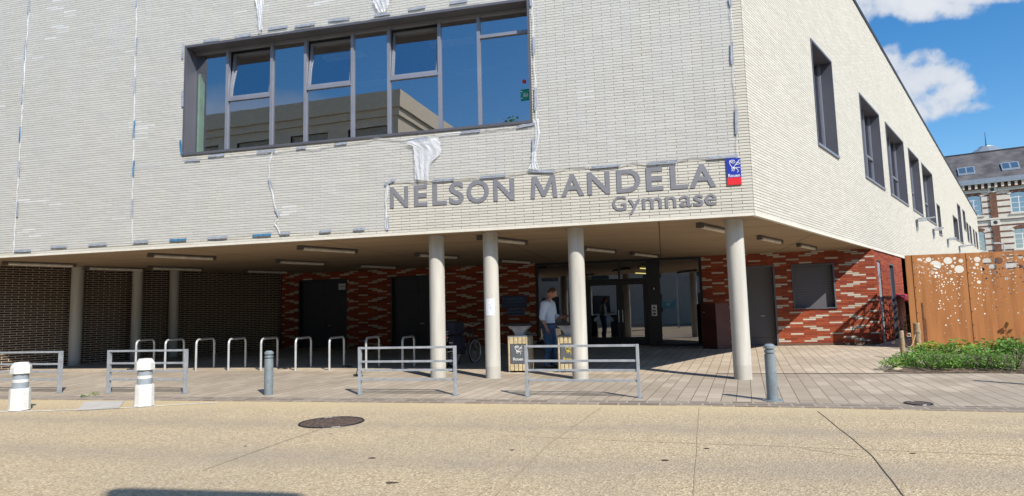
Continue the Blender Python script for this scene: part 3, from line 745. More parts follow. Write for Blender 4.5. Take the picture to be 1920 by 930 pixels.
# facade lettering
def lettering(name, label, boxes, ztop_extra, cap, text, depth=.012, wt=.02):
    t_ = thing(name, label, 'sign', f1(boxes[0][0], boxes[0][2], .02)); 
    for ch, (ua, ub, z_, h_) in zip(text, boxes):
        cu_ = bpy.data.curves.new('glyph', 'FONT'); cu_.body = ch; cu_.size = 1; cu_.extrude = 0; cu_.offset = wt
        cu_.fill_mode = 'FRONT'; cu_.resolution_u = 6
        to = bpy.data.objects.new('glyph', cu_); COL.objects.link(to)
        bpy.context.view_layer.update()
        me = bpy.data.meshes.new_from_object(to.evaluated_get(bpy.context.evaluated_depsgraph_get()))
        bpy.data.objects.remove(to); bpy.data.curves.remove(cu_)
        if ch == 'M':
            me = bpy.data.meshes.new('glyph'); pm = [(0, 0), (.07, 1), (.24, 1), (.5, .34), (.76, 1), (.93, 1), (1, 0), (.85, 0), (.81, .68), (.57, .08), (.43, .08), (.19, .68), (.15, 0)]
            me.from_pydata([(x, y, 0) for x, y in pm], [], [tuple(range(13))[::-1]])
        xs = [v.co.x for v in me.vertices]; ys = [v.co.y for v in me.vertices]
        x0, x1, y0, y1 = min(xs), max(xs), min(ys), max(ys)
        bm = bmesh.new(); bm.from_mesh(me)
        r_ = bmesh.ops.extrude_face_region(bm, geom=bm.faces[:])
        for v in r_['geom']:
            if isinstance(v, bmesh.types.BMVert): v.co.z += 1
        for v in bm.verts:
            fx = (v.co.x-x0)/(x1-x0); fy = (v.co.y-y0)/(y1-y0)
            P = f1(ua+(ub-ua)*fx, z_+h_*fy, .02+depth*v.co.z)
            v.co = P - t_.location
        bmesh.ops.recalc_face_normals(bm, faces=bm.faces[:])
        bm.to_mesh(me); bm.free(); me.materials.clear(); me.materials.append(M['letter'])
        for p_ in me.polygons: p_.material_index = 0; p_.use_smooth = False
        o = bpy.data.objects.new('letter', me); COL.objects.link(o); o.parent = t_
    return t_
sc = .3854
def ux(x): return F1c(700+x*sc, 360)[0]
big = []
for ch, a, b, z_ in (('N', 85, 172, .0), ('E', 202, 265, 0), ('L', 292, 360, 0), ('S', 373, 443, -.008), ('O', 458, 565, -.008), ('N', 588, 688, 0), ('M', 768, 897, 0), ('A', 917, 1027, 0), ('N', 1045, 1153, 0), ('D', 1187, 1302, 0), ('E', 1330, 1412, 0), ('L', 1448, 1532, 0), ('A', 1540, 1668, 0)):
    ym = 388-(388-347)*(a/1668)*1.0
    ua = F1c(700+a*sc, 250+(360-(a-85)*.0632)*sc)[0]; ub = F1c(700+b*sc, 250+(360-(b-85)*.0632)*sc)[0]
    big.append((ua, ub, 3.652+z_, .455+(.016 if z_ else 0)))
lettering('name_lettering', 'raised grey capital letters NELSON MANDELA on cream brick facade', big, 0, .45, 'NELSONMANDELA')
sm = []
for ch, a, b in (('G', 1165, 1232), ('y', 1243, 1300), ('m', 1310, 1405), ('n', 1422, 1475), ('a', 1493, 1550), ('s', 1560, 1607), ('e', 1615, 1672)):
    ua = F1c(700+a*sc, 392)[0]; ub = F1c(700+b*sc, 385)[0]
    if ch == 'G': z_, h_ = 3.30, .285
    elif ch == 'y': z_, h_ = 3.215, .29
    else: z_, h_ = 3.30, .212
    sm.append((ua, ub, z_, h_))
lettering('gymnase_lettering', 'small grey letters reading Gymnase below the capital letters', sm, 0, .25, 'Gymnase', depth=.012, wt=.007)

def faint_print(parent, fn, a0, a1, z_, h, d, m_, seed):
    """writing too small to read in the photo: a row of short broken strokes"""
    r = random.Random(seed); mb = MB(); a = a0
    while a > a1:
        w = r.uniform(.012, .05); mb.fbox(fn, max(a1, a-w), a, z_, z_+h*r.uniform(.6, 1), d, d+.002); a -= w+r.uniform(.008, .03)
    mb.build('small_print', m_, parent, world=True)
# flat text helper on any frame function
def text_on(parent, txt, fn, a_left, z_, size, d, m_, depth=.004, name='writing', mirror=True):
    """a decreases to the right on frames f1/bw"""
    cu_ = bpy.data.curves.new(name, 'FONT'); cu_.body = txt; cu_.size = size; cu_.extrude = 0; cu_.offset = size*.015; cu_.resolution_u = 3
    to = bpy.data.objects.new('tmp', cu_); COL.objects.link(to); bpy.context.view_layer.update()
    me = bpy.data.meshes.new_from_object(to.evaluated_get(bpy.context.evaluated_depsgraph_get())); bpy.data.objects.remove(to)
    off = Vector((0, 0, 0)); q_ = parent
    while q_: off += q_.location; q_ = q_.parent
    for v in me.vertices: v.co = fn(a_left - v.co.x, z_+v.co.y, d) - off
    me.materials.clear(); me.materials.append(M[m_])
    o = bpy.data.objects.new(name, me); COL.objects.link(o); o.parent = parent; return o
def emblem_pts(): # sheep-and-banner line drawing, unit box x right, y up
    return [[(.18, .92), (.15, .80), (.22, .60), (.36, .42), (.48, .42), (.62, .60), (.78, .78), (.98, .98)],
            [(.18, .92), (.34, .97), (.52, .95), (.60, .86), (.56, .76), (.42, .72), (.30, .78), (.18, .92)],
            [(.30, .86), (.50, .88)], [(.62, .60), (1.0, .66)], [(.70, .72), (.98, .78)],
            [(.30, .40), (.36, .22), (.30, .12)], [(.36, .38), (.50, .30), (.46, .10)], [(.30, .38), (1.0, .38)],
            [(.62, .38), (.70, .28), (.80, .22), (.82, .08), (.74, .0)], [(.44, .40), (.58, .26)]]
# plaque on facade
pc = [F1c(1362, 299), F1c(1389, 297), F1c(1389, 346), F1c(1363, 348)]
pa, pb, pz0, pz1 = .437, .185, 3.66, 4.165
pl = thing('town_plaque', 'small blue and red Rouen plaque with white line drawing at facade corner', 'sign', f1(pa, pz0, .02))
zr = pz0+(pz1-pz0)*.27
mb = MB(); mb.fbox(f1, pb, pa, zr, pz1, .017, .045); mb.build('blue_field', 'sky_blue', pl, world=True)
mb = MB(); mb.fbox(f1, pb, pa, pz0, zr, .017, .045); mb.build('red_field', 'plaque_red', pl, world=True)
mb = MB()
for ln in emblem_pts():
    mb.tube([f1(pa-.02-(pa-pb-.03)*x, zr+.09+(pz1-zr-.12)*y, .048) for x, y in ln], .0065, 6)
mb.build('emblem', 'white', pl, world=True)
text_on(pl, 'Rouen', f1, pa-.018, zr+.012, .082, .049, 'white')

# ------------------------------------------------------------------ protective film and tape
def patch(mb, left, right, n=10, m_=14, d=.03, jit=.012, seed=0):
    r = random.Random(seed); L_ = [F1c(*p) for p in left]; R_ = [F1c(*p) for p in right]
    def at(P, t):
        s = t*(len(P)-1); i = min(int(s), len(P)-2); f = s-i
        return (P[i][0]*(1-f)+P[i+1][0]*f, P[i][1]*(1-f)+P[i+1][1]*f)
    vs = []
    for j in range(m_+1):
        a, b = at(L_, j/m_), at(R_, j/m_)
        for i in range(n+1):
            f = i/n; u_ = a[0]*(1-f)+b[0]*f; z_ = a[1]*(1-f)+b[1]*f
            e = (i in (0, n)) or (j in (0, m_))
            vs.append(f1(u_+(r.uniform(-jit, jit) if e else 0), z_+(r.uniform(-jit, jit) if e else 0), d+r.uniform(-.004, .008)))
    mb.add(vs, [(j*(n+1)+i, j*(n+1)+i+1, (j+1)*(n+1)+i+1, (j+1)*(n+1)+i) for j in range(m_) for i in range(n)])
    return mb
def fold(pts, w, seed=0, d=.038):
    r = random.Random(seed); P = [F1c(*p) for p in pts]; out = []
    for (a, b), (c, e) in zip(P, P[1:]):
        n = max(2, int(math.hypot(c-a, e-b)/.12))
        for i in range(n): t = i/n; out.append((a+(c-a)*t, b+(e-b)*t))
    out.append(P[-1]); mb = MB(); vs = []
    for i, (a, b) in enumerate(out):
        p, q = out[max(0, i-1)], out[min(len(out)-1, i+1)]
        dx, dz = q[0]-p[0], q[1]-p[1]; l = math.hypot(dx, dz) or 1; nx, nz = -dz/l, dx/l
        ww = w*.8*r.uniform(.4, 1.6); j = r.uniform(-.012, .012)
        for s_, dd in ((-1, 0), (-.2, .02), (.35, .004), (1, .012)): vs.append(f1(a+nx*(ww*s_/2+j), b+nz*(ww*s_/2+j), d+dd))
    mb.add(vs, [(i*4+k, i*4+k+1, (i+1)*4+k+1, (i+1)*4+k) for i in range(len(out)-1) for k in range(3)]); return mb
E1 = [(60, -30), (57, 30), (52, 90), (43, 240), (38, 330), (33, 400), (29, 474)]
E2 = [(261, -30), (258, 60), (256, 130), (254, 240), (252, 320), (250, 400), (252, 458)]
E3a = [(492, -30), (490, 10), (489, 35), (488, 64)]
E3b = [(513, 285), (506, 310), (506, 335), (512, 360), (517, 385), (524, 408), (518, 420), (528, 438)]
sheets = {}
def mk_sheet(key, label, patches, folds, torn=()):
    mb = MB()
    for i, (l, r_) in enumerate(patches): patch(mb, l, r_, seed=i+len(sheets)*7)
    lp = F1c(*patches[0][0][0]); o = thing('plastic_sheet', label, 'plastic sheet', f1(lp[0], lp[1], .02), 0, 'clear sheets taped over the facade brickwork')
    mb.build('film', 'film', o, world=True, smooth=False)
    for i, (p, w) in enumerate(folds): fold(p, w, i+len(sheets)*11).build('folded_edge', 'film_fold', o, world=True)
    sheets[key] = o; return o
mk_sheet('A', 'clear plastic sheet at the far left end of the facade', [([(-60, -30), (-60, 478)], E1)], [])
mk_sheet('B', 'tall clear plastic sheet between the two vertical taped seams at left', [(E1, E2)], [(E1, .03)])
mk_sheet('C', 'clear plastic sheet hugging the left side of the strip window', [(E2[:5], [(345, -30), (345, 60), (344, 150), (344, 240), (343, 303)]), ([(345, -30), (345, 86)], [(492, -30), (488, 64)]), ([(252, 310), (250, 400), (252, 456)], [(343, 303), (343, 380), (343, 453)]), ([(343, 303), (343, 453)], [E3b[0], E3b[2], E3b[4], E3b[7]])], [(E2, .026)])
mk_sheet('D', 'clear plastic sheet stretched above the strip window', [([(492, -30), (489, 66)], [(1000, -90), (1000, -2)])], [(E3a, .10), ([(520, 63), (600, 52), (700, 38), (800, 22), (900, 8)], .03)])
mk_sheet('E', 'clear plastic sheet below the window with its torn corner hanging over the letters', [([E3b[0], E3b[2], E3b[4], E3b[7]], [(735, 262), (733, 300), (730, 345), (728, 432)]), ([(735, 262), (730, 345)], [(1003, 236), (1002, 322)])],
         [(E3b, .035), ([(345, 298), (430, 293), (520, 286), (560, 279), (590, 281), (620, 275), (645, 271), (680, 267), (705, 260), (730, 262), (771, 263)], .03), ([(771, 263), (860, 250), (960, 240), (1004, 233)], .05), ([(728, 347), (724, 380), (726, 400), (728, 432)], .07), ([(735, 342), (790, 341), (850, 338), (900, 333), (950, 330), (1000, 322)], .018)])
mk_sheet('F', 'clear plastic sheet between the strip window and the building corner', [([(997, -90), (1003, 120), (1006, 230), (1003, 320)], [(1368, -90), (1372, 100), (1378, 230), (1383, 296)])],
         [([(998, -20), (1002, 120), (1006, 225)], .045), ([(1006, 225), (1010, 250), (1002, 290), (1003, 320)], .09), ([(1041, 322), (1070, 313), (1109, 314), (1162, 312), (1190, 304), (1214, 308), (1269, 303), (1300, 294), (1326, 297)], .018), ([(1368, -20), (1373, 80), (1374, 130), (1380, 205), (1382, 295)], .035)])
def torn(parent, L_, R_, bot, seed, name='torn_flap'):
    r = random.Random(seed); n, m_ = 16, 16; vs = []
    a, b = F1c(*L_[0]), F1c(*R_[0])
    lp = [F1c(*p) for p in L_]; rp = [F1c(*p) for p in R_]
    def at(P, t):
        s = t*(len(P)-1); i = min(int(s), len(P)-2); f = s-i
        return (P[i][0]*(1-f)+P[i+1][0]*f, P[i][1]*(1-f)+P[i+1][1]*f)
    ph = [r.uniform(0, 6) for _ in range(4)]
    for j in range(m_+1):
        p, q = at(lp, j/m_), at(rp, j/m_)
        for i in range(n+1):
            f = i/n; fold_ = .008*math.sin(f*9+ph[0]+j*.3)+.005*math.sin(f*21+ph[1]-j*.45)+r.uniform(-.004,.004)
            vs.append(f1(p[0]*(1-f)+q[0]*f + (r.uniform(-.015, .015) if i in (0, n) else 0), p[1]*(1-f)+q[1]*f, .075+fold_))
    mb = MB(); mb.add(vs, [(j*(n+1)+i, j*(n+1)+i+1, (j+1)*(n+1)+i+1, (j+1)*(n+1)+i) for j in range(m_) for i in range(n)])
    mb.build(name, 'film_torn', parent, world=True, smooth=False)
torn(sheets['E'], [(758, 268), (778, 276), (780, 310), (781, 338)], [(826, 258), (830, 288), (812, 305), (806, 340)], 0, 1)
torn(sheets['D'], [(700, -12), (703, 8), (712, 27)], [(733, -14), (731, 10), (727, 24)], 0, 2)
torn(sheets['D'], [(482, -14), (484, 20), (489, 60)], [(498, -14), (497, 20), (495, 58)], 0, 3)
torn(sheets['F'], [(1000, 286), (997, 305), (992, 318)], [(1007, 286), (1008, 305), (1013, 320)], 0, 4)
TG, TB = 'tape_grey', 'tape_blue'
tapes = {'B': [(58, 0, 56, 26), (52, 76, 49.5, 110), (47, 161, 44, 194), (42, 238, 40, 266, 1), (39, 303, 38, 331), (36, 379, 35, 407), (30, 471, 61, 470.3), (98, 464, 128, 462.8), (169, 460, 203, 458)],
 'C': [(260, -2, 259, 13), (259, 72, 257, 103), (256, 145, 255, 175), (255, 227, 253, 259, 1), (254, 302, 252, 333, 1), (251, 374, 250, 408), (345.7, 83, 344.7, 111), (345, 172, 345, 201), (340.6, 264, 343.7, 290, 1), (384, 79, 414, 75), (443, 71, 472.5, 66.7), (252.4, 454.8, 280.7, 453), (320.6, 451, 352, 449.5, 1), (392, 447, 429, 445), (476, 442, 511, 440, 1), (349, 302, 378, 300.5), (393, 294.5, 423, 290.5)],
 'D': [(505, 56.5, 541.5, 51), (555, 51.5, 592.5, 46), (618, 40.5, 658, 36), (703.7, 31, 734, 26.5), (767.5, 20, 799.6, 14.6), (845, 8, 877.6, 3), (488.6, 31, 492, 58)],
 'E': [(484, 286, 518, 283), (558, 279.5, 576, 277), (629, 272, 652.6, 269), (771, 264, 804, 259.5), (865, 250, 901.7, 246), (970, 240, 1004.5, 233), (506, 335.8, 512, 353.4), (518, 391.8, 525.4, 405.8), (527, 438.5, 546, 437.5), (601, 434.9, 623, 433.6), (664.7, 431, 686, 429.6), (728, 408, 729, 430.6), (723, 347.8, 742.6, 336.5), (813, 340, 853.4, 336.8), (901.8, 333.4, 949.4, 330), (784.8, 330, 785.6, 340.6)],
 'F': [(995, -4, 997, 13), (1001.5, 71, 1002, 102), (1004.5, 166, 1005, 208), (1000.8, 260.7, 1000.8, 286), (993, 321.5, 1041, 322.5), (1109, 315, 1162.5, 311), (1214.5, 308.5, 1269.6, 304), (1326, 298, 1382, 293.6), (1367.7, -2, 1370, 13.5), (1371.3, 82.6, 1372.2, 122), (1380, 205.4, 1380.8, 252.8)]}
r = random.Random(8)
for k, lst in tapes.items():
    for t in lst:
        a, b = F1c(t[0], t[1]), F1c(t[2], t[3]); mb = MB(); w = .052; d = .046
        dx, dz = b[0]-a[0], b[1]-a[1]; l = math.hypot(dx, dz); nx, nz = -dz/l*w/2, dx/l*w/2; n = 6; vs = []
        bl = r.uniform(0, .008)
        for i in range(n+1):
            f = i/n; u_ = a[0]+dx*f; z_ = a[1]+dz*f; bb = bl*math.sin(f*math.pi)
            j = r.uniform(.85, 1.1)
            vs += [f1(u_-nx*j, z_-nz*j, d), f1(u_+nx*j, z_+nz*j, d+bb), f1(u_+nx*j, z_+nz*j, d+.003+bb), f1(u_-nx*j, z_-nz*j, d+.003)]
        mb.add(vs, [(i*4+p, i*4+(p+1) % 4, (i+1)*4+(p+1) % 4, (i+1)*4+p) for i in range(n) for p in range(4)])
        blue = len(t) > 4
        o = mb.build('tape_strip', TB if blue else TG, sheets[k], world=True)
        if blue: o['label'] = 'blue tape strip'

# ------------------------------------------------------------------ soffit luminaires
LP = [((-13.38, 16.6), 'ceiling tube light nearest the left edge of the canopy'), ((-8.94, 15.54), 'ceiling tube light over the left barrier and bollards'), ((-4.98, 14.74), 'front row ceiling tube light over the middle bicycle hoops'),
      ((-6.80, 18.22), 'second row ceiling tube light left of centre'), ((-11.08, 19.28), 'ceiling tube light beside the two rear left columns'), ((-12.64, 18.70), 'ceiling tube light close along the dark brick wall'),
      ((-9.13, 21.58), 'ceiling tube light in the far dark corner by the dark wall'), ((-5.03, 20.55), 'ceiling tube light over the brick pier between the dark doors'), ((-2.62, 17.21), 'ceiling tube light just behind the leftmost front column'),
      ((-.71, 13.67), 'ceiling tube light between the second and third front columns'), ((1.87, 16.64), 'ceiling tube light just behind the third front column'), ((3.52, 18.63), 'ceiling tube light in front of the glazed entrance'),
      ((3.74, 12.56), 'ceiling tube light just left of the right front column'), ((5.94, 15.14), 'ceiling tube light right of the right front column'), ((7.85, 17.31), 'rightmost ceiling tube light above the roller shutter'), ((-.43, 19.88), 'ceiling tube light above the blue town sign')]
def make_lumi():
    t = thing('ceiling_light', '', 'light fitting')
    mb = MB(); mb.box(-.05, .05, 0, 1.62, 0, .035); mb.box(-.058, .058, -.02, .10, -.065, .03); mb.box(-.058, .058, 1.56, 1.64, -.065, .03); mb.box(-.062, -.052, .1, 1.56, -.05, .035); mb.build('housing', 'lumi_body', t)
    mb = MB(); mb.tube([(0, .1, -.03), (0, 1.56, -.03)], .042, 12); mb.build('diffuser', 'lumi', t, smooth=True)
    return t
l0 = make_lumi()
for i, ((x, y), lab) in enumerate(LP):
    o = l0 if i == 0 else copy_tree(l0)
    o.location = (x, y, ZS-.06); o.rotation_euler.z = -A2; tag(o, lab, 'light fitting', 'tube lights on the underside of the overhang')

# ------------------------------------------------------------------ street furniture
def gzp(P): return Vector((P.x, P.y, gz(P.x, P.y)))
def barrier(pl_, pr_, label, h=.835, left_open=False):
    a, b = gzp(pl_), gzp(pr_); d = (b-a); L_ = d.length; rz = math.atan2(d.y, d.x)
    t = thing('metal_barrier', label, 'barrier', a, rz, 'grey barriers along the kerb')
    for x in (0, L_):
        mb = MB(); mb.box(x-.022, x+.022, -.04, .04, -.05, h); mb.build('post', 'steel', t, bevel=.004); mb = MB(); mb.box(x-.055, x+.055, -.07, .07, -.02, .007); mb.build('foot_plate', 'bollard', t)
    for z_ in (h-.02, h*.69, h*.51, h*.317):
        mb = MB(); mb.box(.023, L_-.023, -.028 if z_ > h-.1 else -.018, .028 if z_ > h-.1 else .018, z_-.018 if z_ < h-.1 else h-.038, z_+.018 if z_ < h-.1 else h-.002); mb.build('rail', 'steel', t, bevel=.003)
    return t
P0, P1 = G(203, 737), G(347, 738); dB = P1-P0
pE = G(111, 737)
barrier(pE-dB*1.0, pE, 'grey four-rail barrier cut by the left edge of the photo')
barrier(P0, P1, 'grey four-rail barrier behind the second white bollard')
barrier(G(675, 740), G(854, 741), 'grey four-rail barrier in front of the leftmost front column')
barrier(G(989, 743), G(1199, 746), 'grey four-rail barrier in front of the man and the third column')

def hoop(pl_, pr_, label, h=.83):
    a, b = gzp(pl_), gzp(pr_); d = b-a; L_ = math.hypot(d.x, d.y); rz = math.atan2(d.y, d.x)
    t = tag(None or bpy.data.objects.new('x', None)) if False else None
    mb = MB(); R_ = .12; pts = [(0, 0, -.05), (0, 0, h-R_)] + [(R_-R_*math.cos(k*math.pi/10), 0, h-R_+R_*math.sin(k*math.pi/10)) for k in range(1, 6)]
    pts += [(L_-R_+R_*math.sin(k*math.pi/10), 0, h-R_+R_*math.cos(k*math.pi/10)) for k in range(0, 6)] + [(L_, 0, -.05)]
    mb.tube(pts, .027, 12)
    o = mb.build('bicycle_hoop', 'hoop_steel', None, smooth=True); o.location = a; o.rotation_euler.z = rz
    tag(o, label, 'bicycle rack', 'steel bicycle hoops in a row'); return o
hl = ['bicycle hoop directly behind the left end rail and white bollard', 'bicycle hoop seen through the right end of the left barrier', 'first bicycle hoop right of the left barrier', 'fourth bicycle hoop from the left, clear of the barrier', 'bicycle hoop partly hidden by the grey bollard',
      'bicycle hoop just right of the grey bollard', 'bicycle hoop in front of the wide pier between dark doors', 'bicycle hoop behind the left part of the middle barrier', 'rightmost bicycle hoop, beside the leftmost front column']
H0 = G(367, 695, 0); H0.z = 0
for i, (xa, xb) in enumerate(((254, 288), (309, 344), (367, 401), (428, 460), (489, 520), (554, 583), (617.5, 645), (686.5, 711), (755, 777))):
    ya = 695.5-.004*i; yb = 691.5 - i*.35
    a = G(xa, ya-i*.15); b = G(xb, yb-1.5)
    d = (b-a); d.normalize(); b = a + Vector((.62, .80, 0)).normalized()*.72 if False else b
    hoop(a, b, hl[i], .775)

def white_bollard(P, label):
    t = thing('white_bollard', label, 'bollard', P, 0, 'white plastic kerb bollards')
    mb = MB(); mb.lathe([(.155, 0), (.15, .02), (.148, .30), (.142, .345), (.125, .35)], 10); mb.build('base_sleeve', 'bolwhite', t)
    mb = MB(); mb.lathe([(.115, .35), (.112, .60)], 24); mb.build('shaft', 'bolgrey', t, smooth=True)
    mb = MB(); mb.lathe([(.1165, .445), (.1165, .495)], 24); mb.build('reflective_ring', 'bolwhite', t, smooth=True)
    mb = MB(); mb.lathe([(.12, .585), (.148, .59), (.146, .70), (.10, .772), (.02, .778)], 8); mb.build('cap', 'bolwhite', t)
    return t
white_bollard(G(36, 768, 0), 'white plastic bollard nearest the left edge')
white_bollard(G(270, 760, 0), 'white plastic bollard in front of the left barrier').rotation_euler.z = .3
def grey_bollard(P, h, label, base=True):
    t = thing('grey_bollard', label, 'bollard', P, 0, 'grey metal pavement bollards')
    mb = MB(); r_ = .078; k = h/.83
    mb.lathe([(r_, -.02), (r_, .68*k), (.06, .685*k), (.06, .70*k), (r_, .705*k), (r_, .735*k), (.06, .74*k), (.06, .76*k), (r_+.003, .765*k), (r_+.003, .80*k), (.05, .83*k)], 28); mb.build('shaft', 'bollard', t, smooth=True)
    if base: mb = MB(); mb.lathe([(.145, -.01), (.145, .012), (.08, .016)], 28); mb.build('base_plate', 'bollard', t, smooth=True)
    return t
grey_bollard(G(503.5, 741, 0), .80, 'grey grooved bollard standing by the bicycle hoops', base=False)
grey_bollard(G(1449, 751, 0), .825, 'grey grooved bollard with base plate near the right front column')
grey_bollard(G(1943, 722), .80, 'grey bollard just beyond the right edge, only its shadow showing', base=True)

# manholes
def cover(P, r_, m_, label, ang=0):
    o = MB(); o.lathe([(r_, -.02), (r_, .004), (r_-.01, .006)], 48)
    n = 9
    c = o.build('manhole_cover', m_, None); c.location = P; tag(c, label, 'manhole cover')
    mb = MB()
    for i in range(-5, 6):
        x = i*r_/6; hh = math.sqrt(max(0, (r_*.88)**2-x*x)); mb.box(x-.012, x+.012, -hh, hh, .004, .010); mb.box(-hh, hh, x-.012, x+.012, .004, .009)
    mb.build('tread_pattern', 'iron', c); mb = MB(); mb.tube([(math.cos(k*.2618)*r_*.97, math.sin(k*.2618)*r_*.97, .002) for k in range(24)], .014, 6, closed=True); mb.build('rim', 'darkmetal', c)
cover(Vector((*G(622, 790.5, 0).xy, -.012)), .43, 'iron', 'large round iron manhole cover in the road')
cover(Vector((*G(1722, 757, 0).xy, .0)), .17, mat('rust brown lid', (.16, .07, .04), .7), 'small rusty round cover set in the right pavement')

# waste sorting bins
def litter(P, label, col, label2):
    t = thing('litter_bin', label, 'bin', P, A1-math.pi/2+math.pi, 'timber-slatted bins under the overhang')
    # local frame: x to the left (U1), y away from the viewer... front is +y after rotation by N1
    W_, D_, H_ = .47, .52, .80
    mb = MB()
    for x in (-W_/2, W_/2-.04):
        for y in (-D_/2, D_/2-.04): mb.box(x, x+.04, y, y+.04, 0, H_)
    mb.box(-W_/2+.01, W_/2-.01, -D_/2+.012, D_/2-.012, .06, H_-.01); mb.box(-W_/2, W_/2, -D_/2, D_/2, H_-.008, H_+.02)
    mb.build('cabinet', 'bollard', t)
    mb = MB(); yf = D_/2
    for i, x in enumerate((-.185, -.09, .005, .10)):
        mb.box(x, x+.078, yf, yf+.018, H_-.16, H_-.01); mb.box(x, x+.078, yf, yf+.018, .04, .19)
    mb.box(.188-.0, .222, yf, yf+.018, .04, H_-.01); mb.box(-.222, -.192, yf, yf+.018, .04, H_-.01)
    for s_ in (-1, 1):
        for i in range(5): y = -D_/2+.045+i*.09; mb.box(s_*W_/2-(.018 if s_ < 0 else 0), s_*W_/2+(.018 if s_ > 0 else 0), y, y+.078, .04, H_-.01)
    mb.build('timber_slats', 'wood', t)
    mb = MB(); mb.box(-.165, .165, yf+.001, yf+.02, .20, H_-.17); pn = mb.build('front_panel', 'steel' if False else mat('grey bin panel', (.12, .135, .15), .5), t)
    mb = MB()
    for ln in emblem_pts(): mb.tube([(.10-.2*x, yf+.022, .40+.20*y) for x, y in ln], .006, 5)
    mb.build('emblem', col, pn)
    cu_ = bpy.data.curves.new('w', 'FONT'); cu_.body = 'Rouen'; cu_.size = .09; cu_.offset = .0015; cu_.align_x = 'CENTER'; to = bpy.data.objects.new('tmp', cu_); COL.objects.link(to); bpy.context.view_layer.update()
    me = bpy.data.meshes.new_from_object(to.evaluated_get(bpy.context.evaluated_depsgraph_get())); bpy.data.objects.remove(to); me.materials.clear(); me.materials.append(M[col])
    o = bpy.data.objects.new('writing', me); COL.objects.link(o); o.parent = pn; o.location = (0, yf+.022, .27); o.rotation_euler = (math.pi/2, 0, math.pi)
    mb = MB(); n = 6   # flared stainless hood
    for k in range(n):
        f0, f1_ = k/n, (k+1)/n; w0, w1 = .10+.16*f0**2, .10+.16*f1_**2; z0_, z1_ = H_+.02+.21*f0, H_+.02+.21*f1_; y_ = .12
        mb.hexa([Vector(p) for p in ((-w0, -y_, z0_), (w0, -y_, z0_), (w0, y_, z0_), (-w0, y_, z0_), (-w1, -y_-.02*f1_, z1_), (w1, -y_-.02*f1_, z1_), (w1, y_+.02*f1_, z1_), (-w1, y_+.02*f1_, z1_))])
    mb.build('flared_hood', 'inox', t)
    mb = MB(); mb.box(-.27, .27, -.16, .16, H_+.232, H_+.30); mb.build('lid', 'darkmetal', t, bevel=.02)
    return t
B1 = G(975, 698); litter(gzp(B1+Vector((.03, .2, 0))), 'left timber-slatted bin with white emblem, beside the man', 'white', '')
B2 = G(1069, 698); litter(gzp(B2+Vector((.03, .2, 0))), 'right timber-slatted bin with yellow emblem, half behind the third column', 'yellow', '')

# cabinet by the entrance
ca, cb = G(1318, 653.5), G(1346, 655)
mb = MB(); d = (cb-ca).normalized(); n_ = Vector((-d.y, d.x, 0)); a_ = ca; b_ = cb
zb = gz(ca.x, ca.y)-.03
P_ = [a_, b_, b_+n_*.55+d*.1, a_+n_*.55]
mb.hexa([Vector((p.x, p.y, zb)) for p in P_] + [Vector((p.x, p.y, 1.49)) for p in P_])
cbx = thing('maroon_cabinet', 'tall dark red metal cabinet between the glazed entrance and grey door', 'cabinet', (ca.x, ca.y, zb)); mb.build('body', 'maroon', cbx, world=True, bevel=.008)
mb = MB(); mb.lathe([(.018, 0), (.018, .02)], 12); lk = mb.build('lock', 'inox', cbx); lk.location = (d*.12-n_*.005) + Vector((0, 0, 1.15)); lk.rotation_euler = (math.pi/2, 0, math.atan2(d.y, d.x))

# signs on the recessed wall
def wall_sign(name, label, px0, px1, m_, d=.02, round_=0):
    a0, z1_ = BWc(*px0, d); a1, z0_ = BWc(*px1, d)
    t = thing(name, label, 'sign', bw(a0, z0_, d)); mb = MB(); mb.fbox(bw, a1, a0, z0_, z1_, d-.005, d+.015); mb.build('panel', m_, t, world=True, bevel=.004); return t, a0, a1, z0_, z1_
t, a0, a1, z0_, z1_ = wall_sign('town_sign', 'dark blue town sign reading VILLE DE ROUEN behind the second column', (940, 555), (988, 577), 'plaque_navy')
text_on(t, 'VILLE DE ROUEN', bw, a0-.16, z1_-.14, .085, .037, 'plaque_cyan')
faint_print(t, bw, a0-.14, a1+.08, z1_-.235, .03, .037, 'plaque_cyan', 1)
mb = MB()
for ln in emblem_pts(): mb.tube([bw(a0-.03-.1*x, z1_-.15+.1*y, .037) for x, y in ln], .003, 4)
mb.build('emblem', 'plaque_cyan', t, world=True)
t, a0, a1, z0_, z1_ = wall_sign('notice_sign', 'small blue rectangular sign below the town sign', (951, 579.5), (984, 591), 'plaque_cyan')
mb = MB(); mb.fbox(bw, a1+.015, a0-.015, z0_+.015, z1_-.015, .034, .037); mb.build('inner_field', 'plaque_navy', t, world=True)
faint_print(t, bw, a0-.06, a1+.06, (z0_+z1_)/2-.015, .04, .039, 'plaque_cyan', 2)
t, a0, a1, z0_, z1_ = wall_sign('door_sign', 'small grey sign at the top right of the leftmost dark door', (635, 532), (651, 543), 'paper', d=-.11)
faint_print(t, bw, a0-.03, a1+.03, (z0_+z1_)/2-.01, .045, -.092, 'letter', 3)
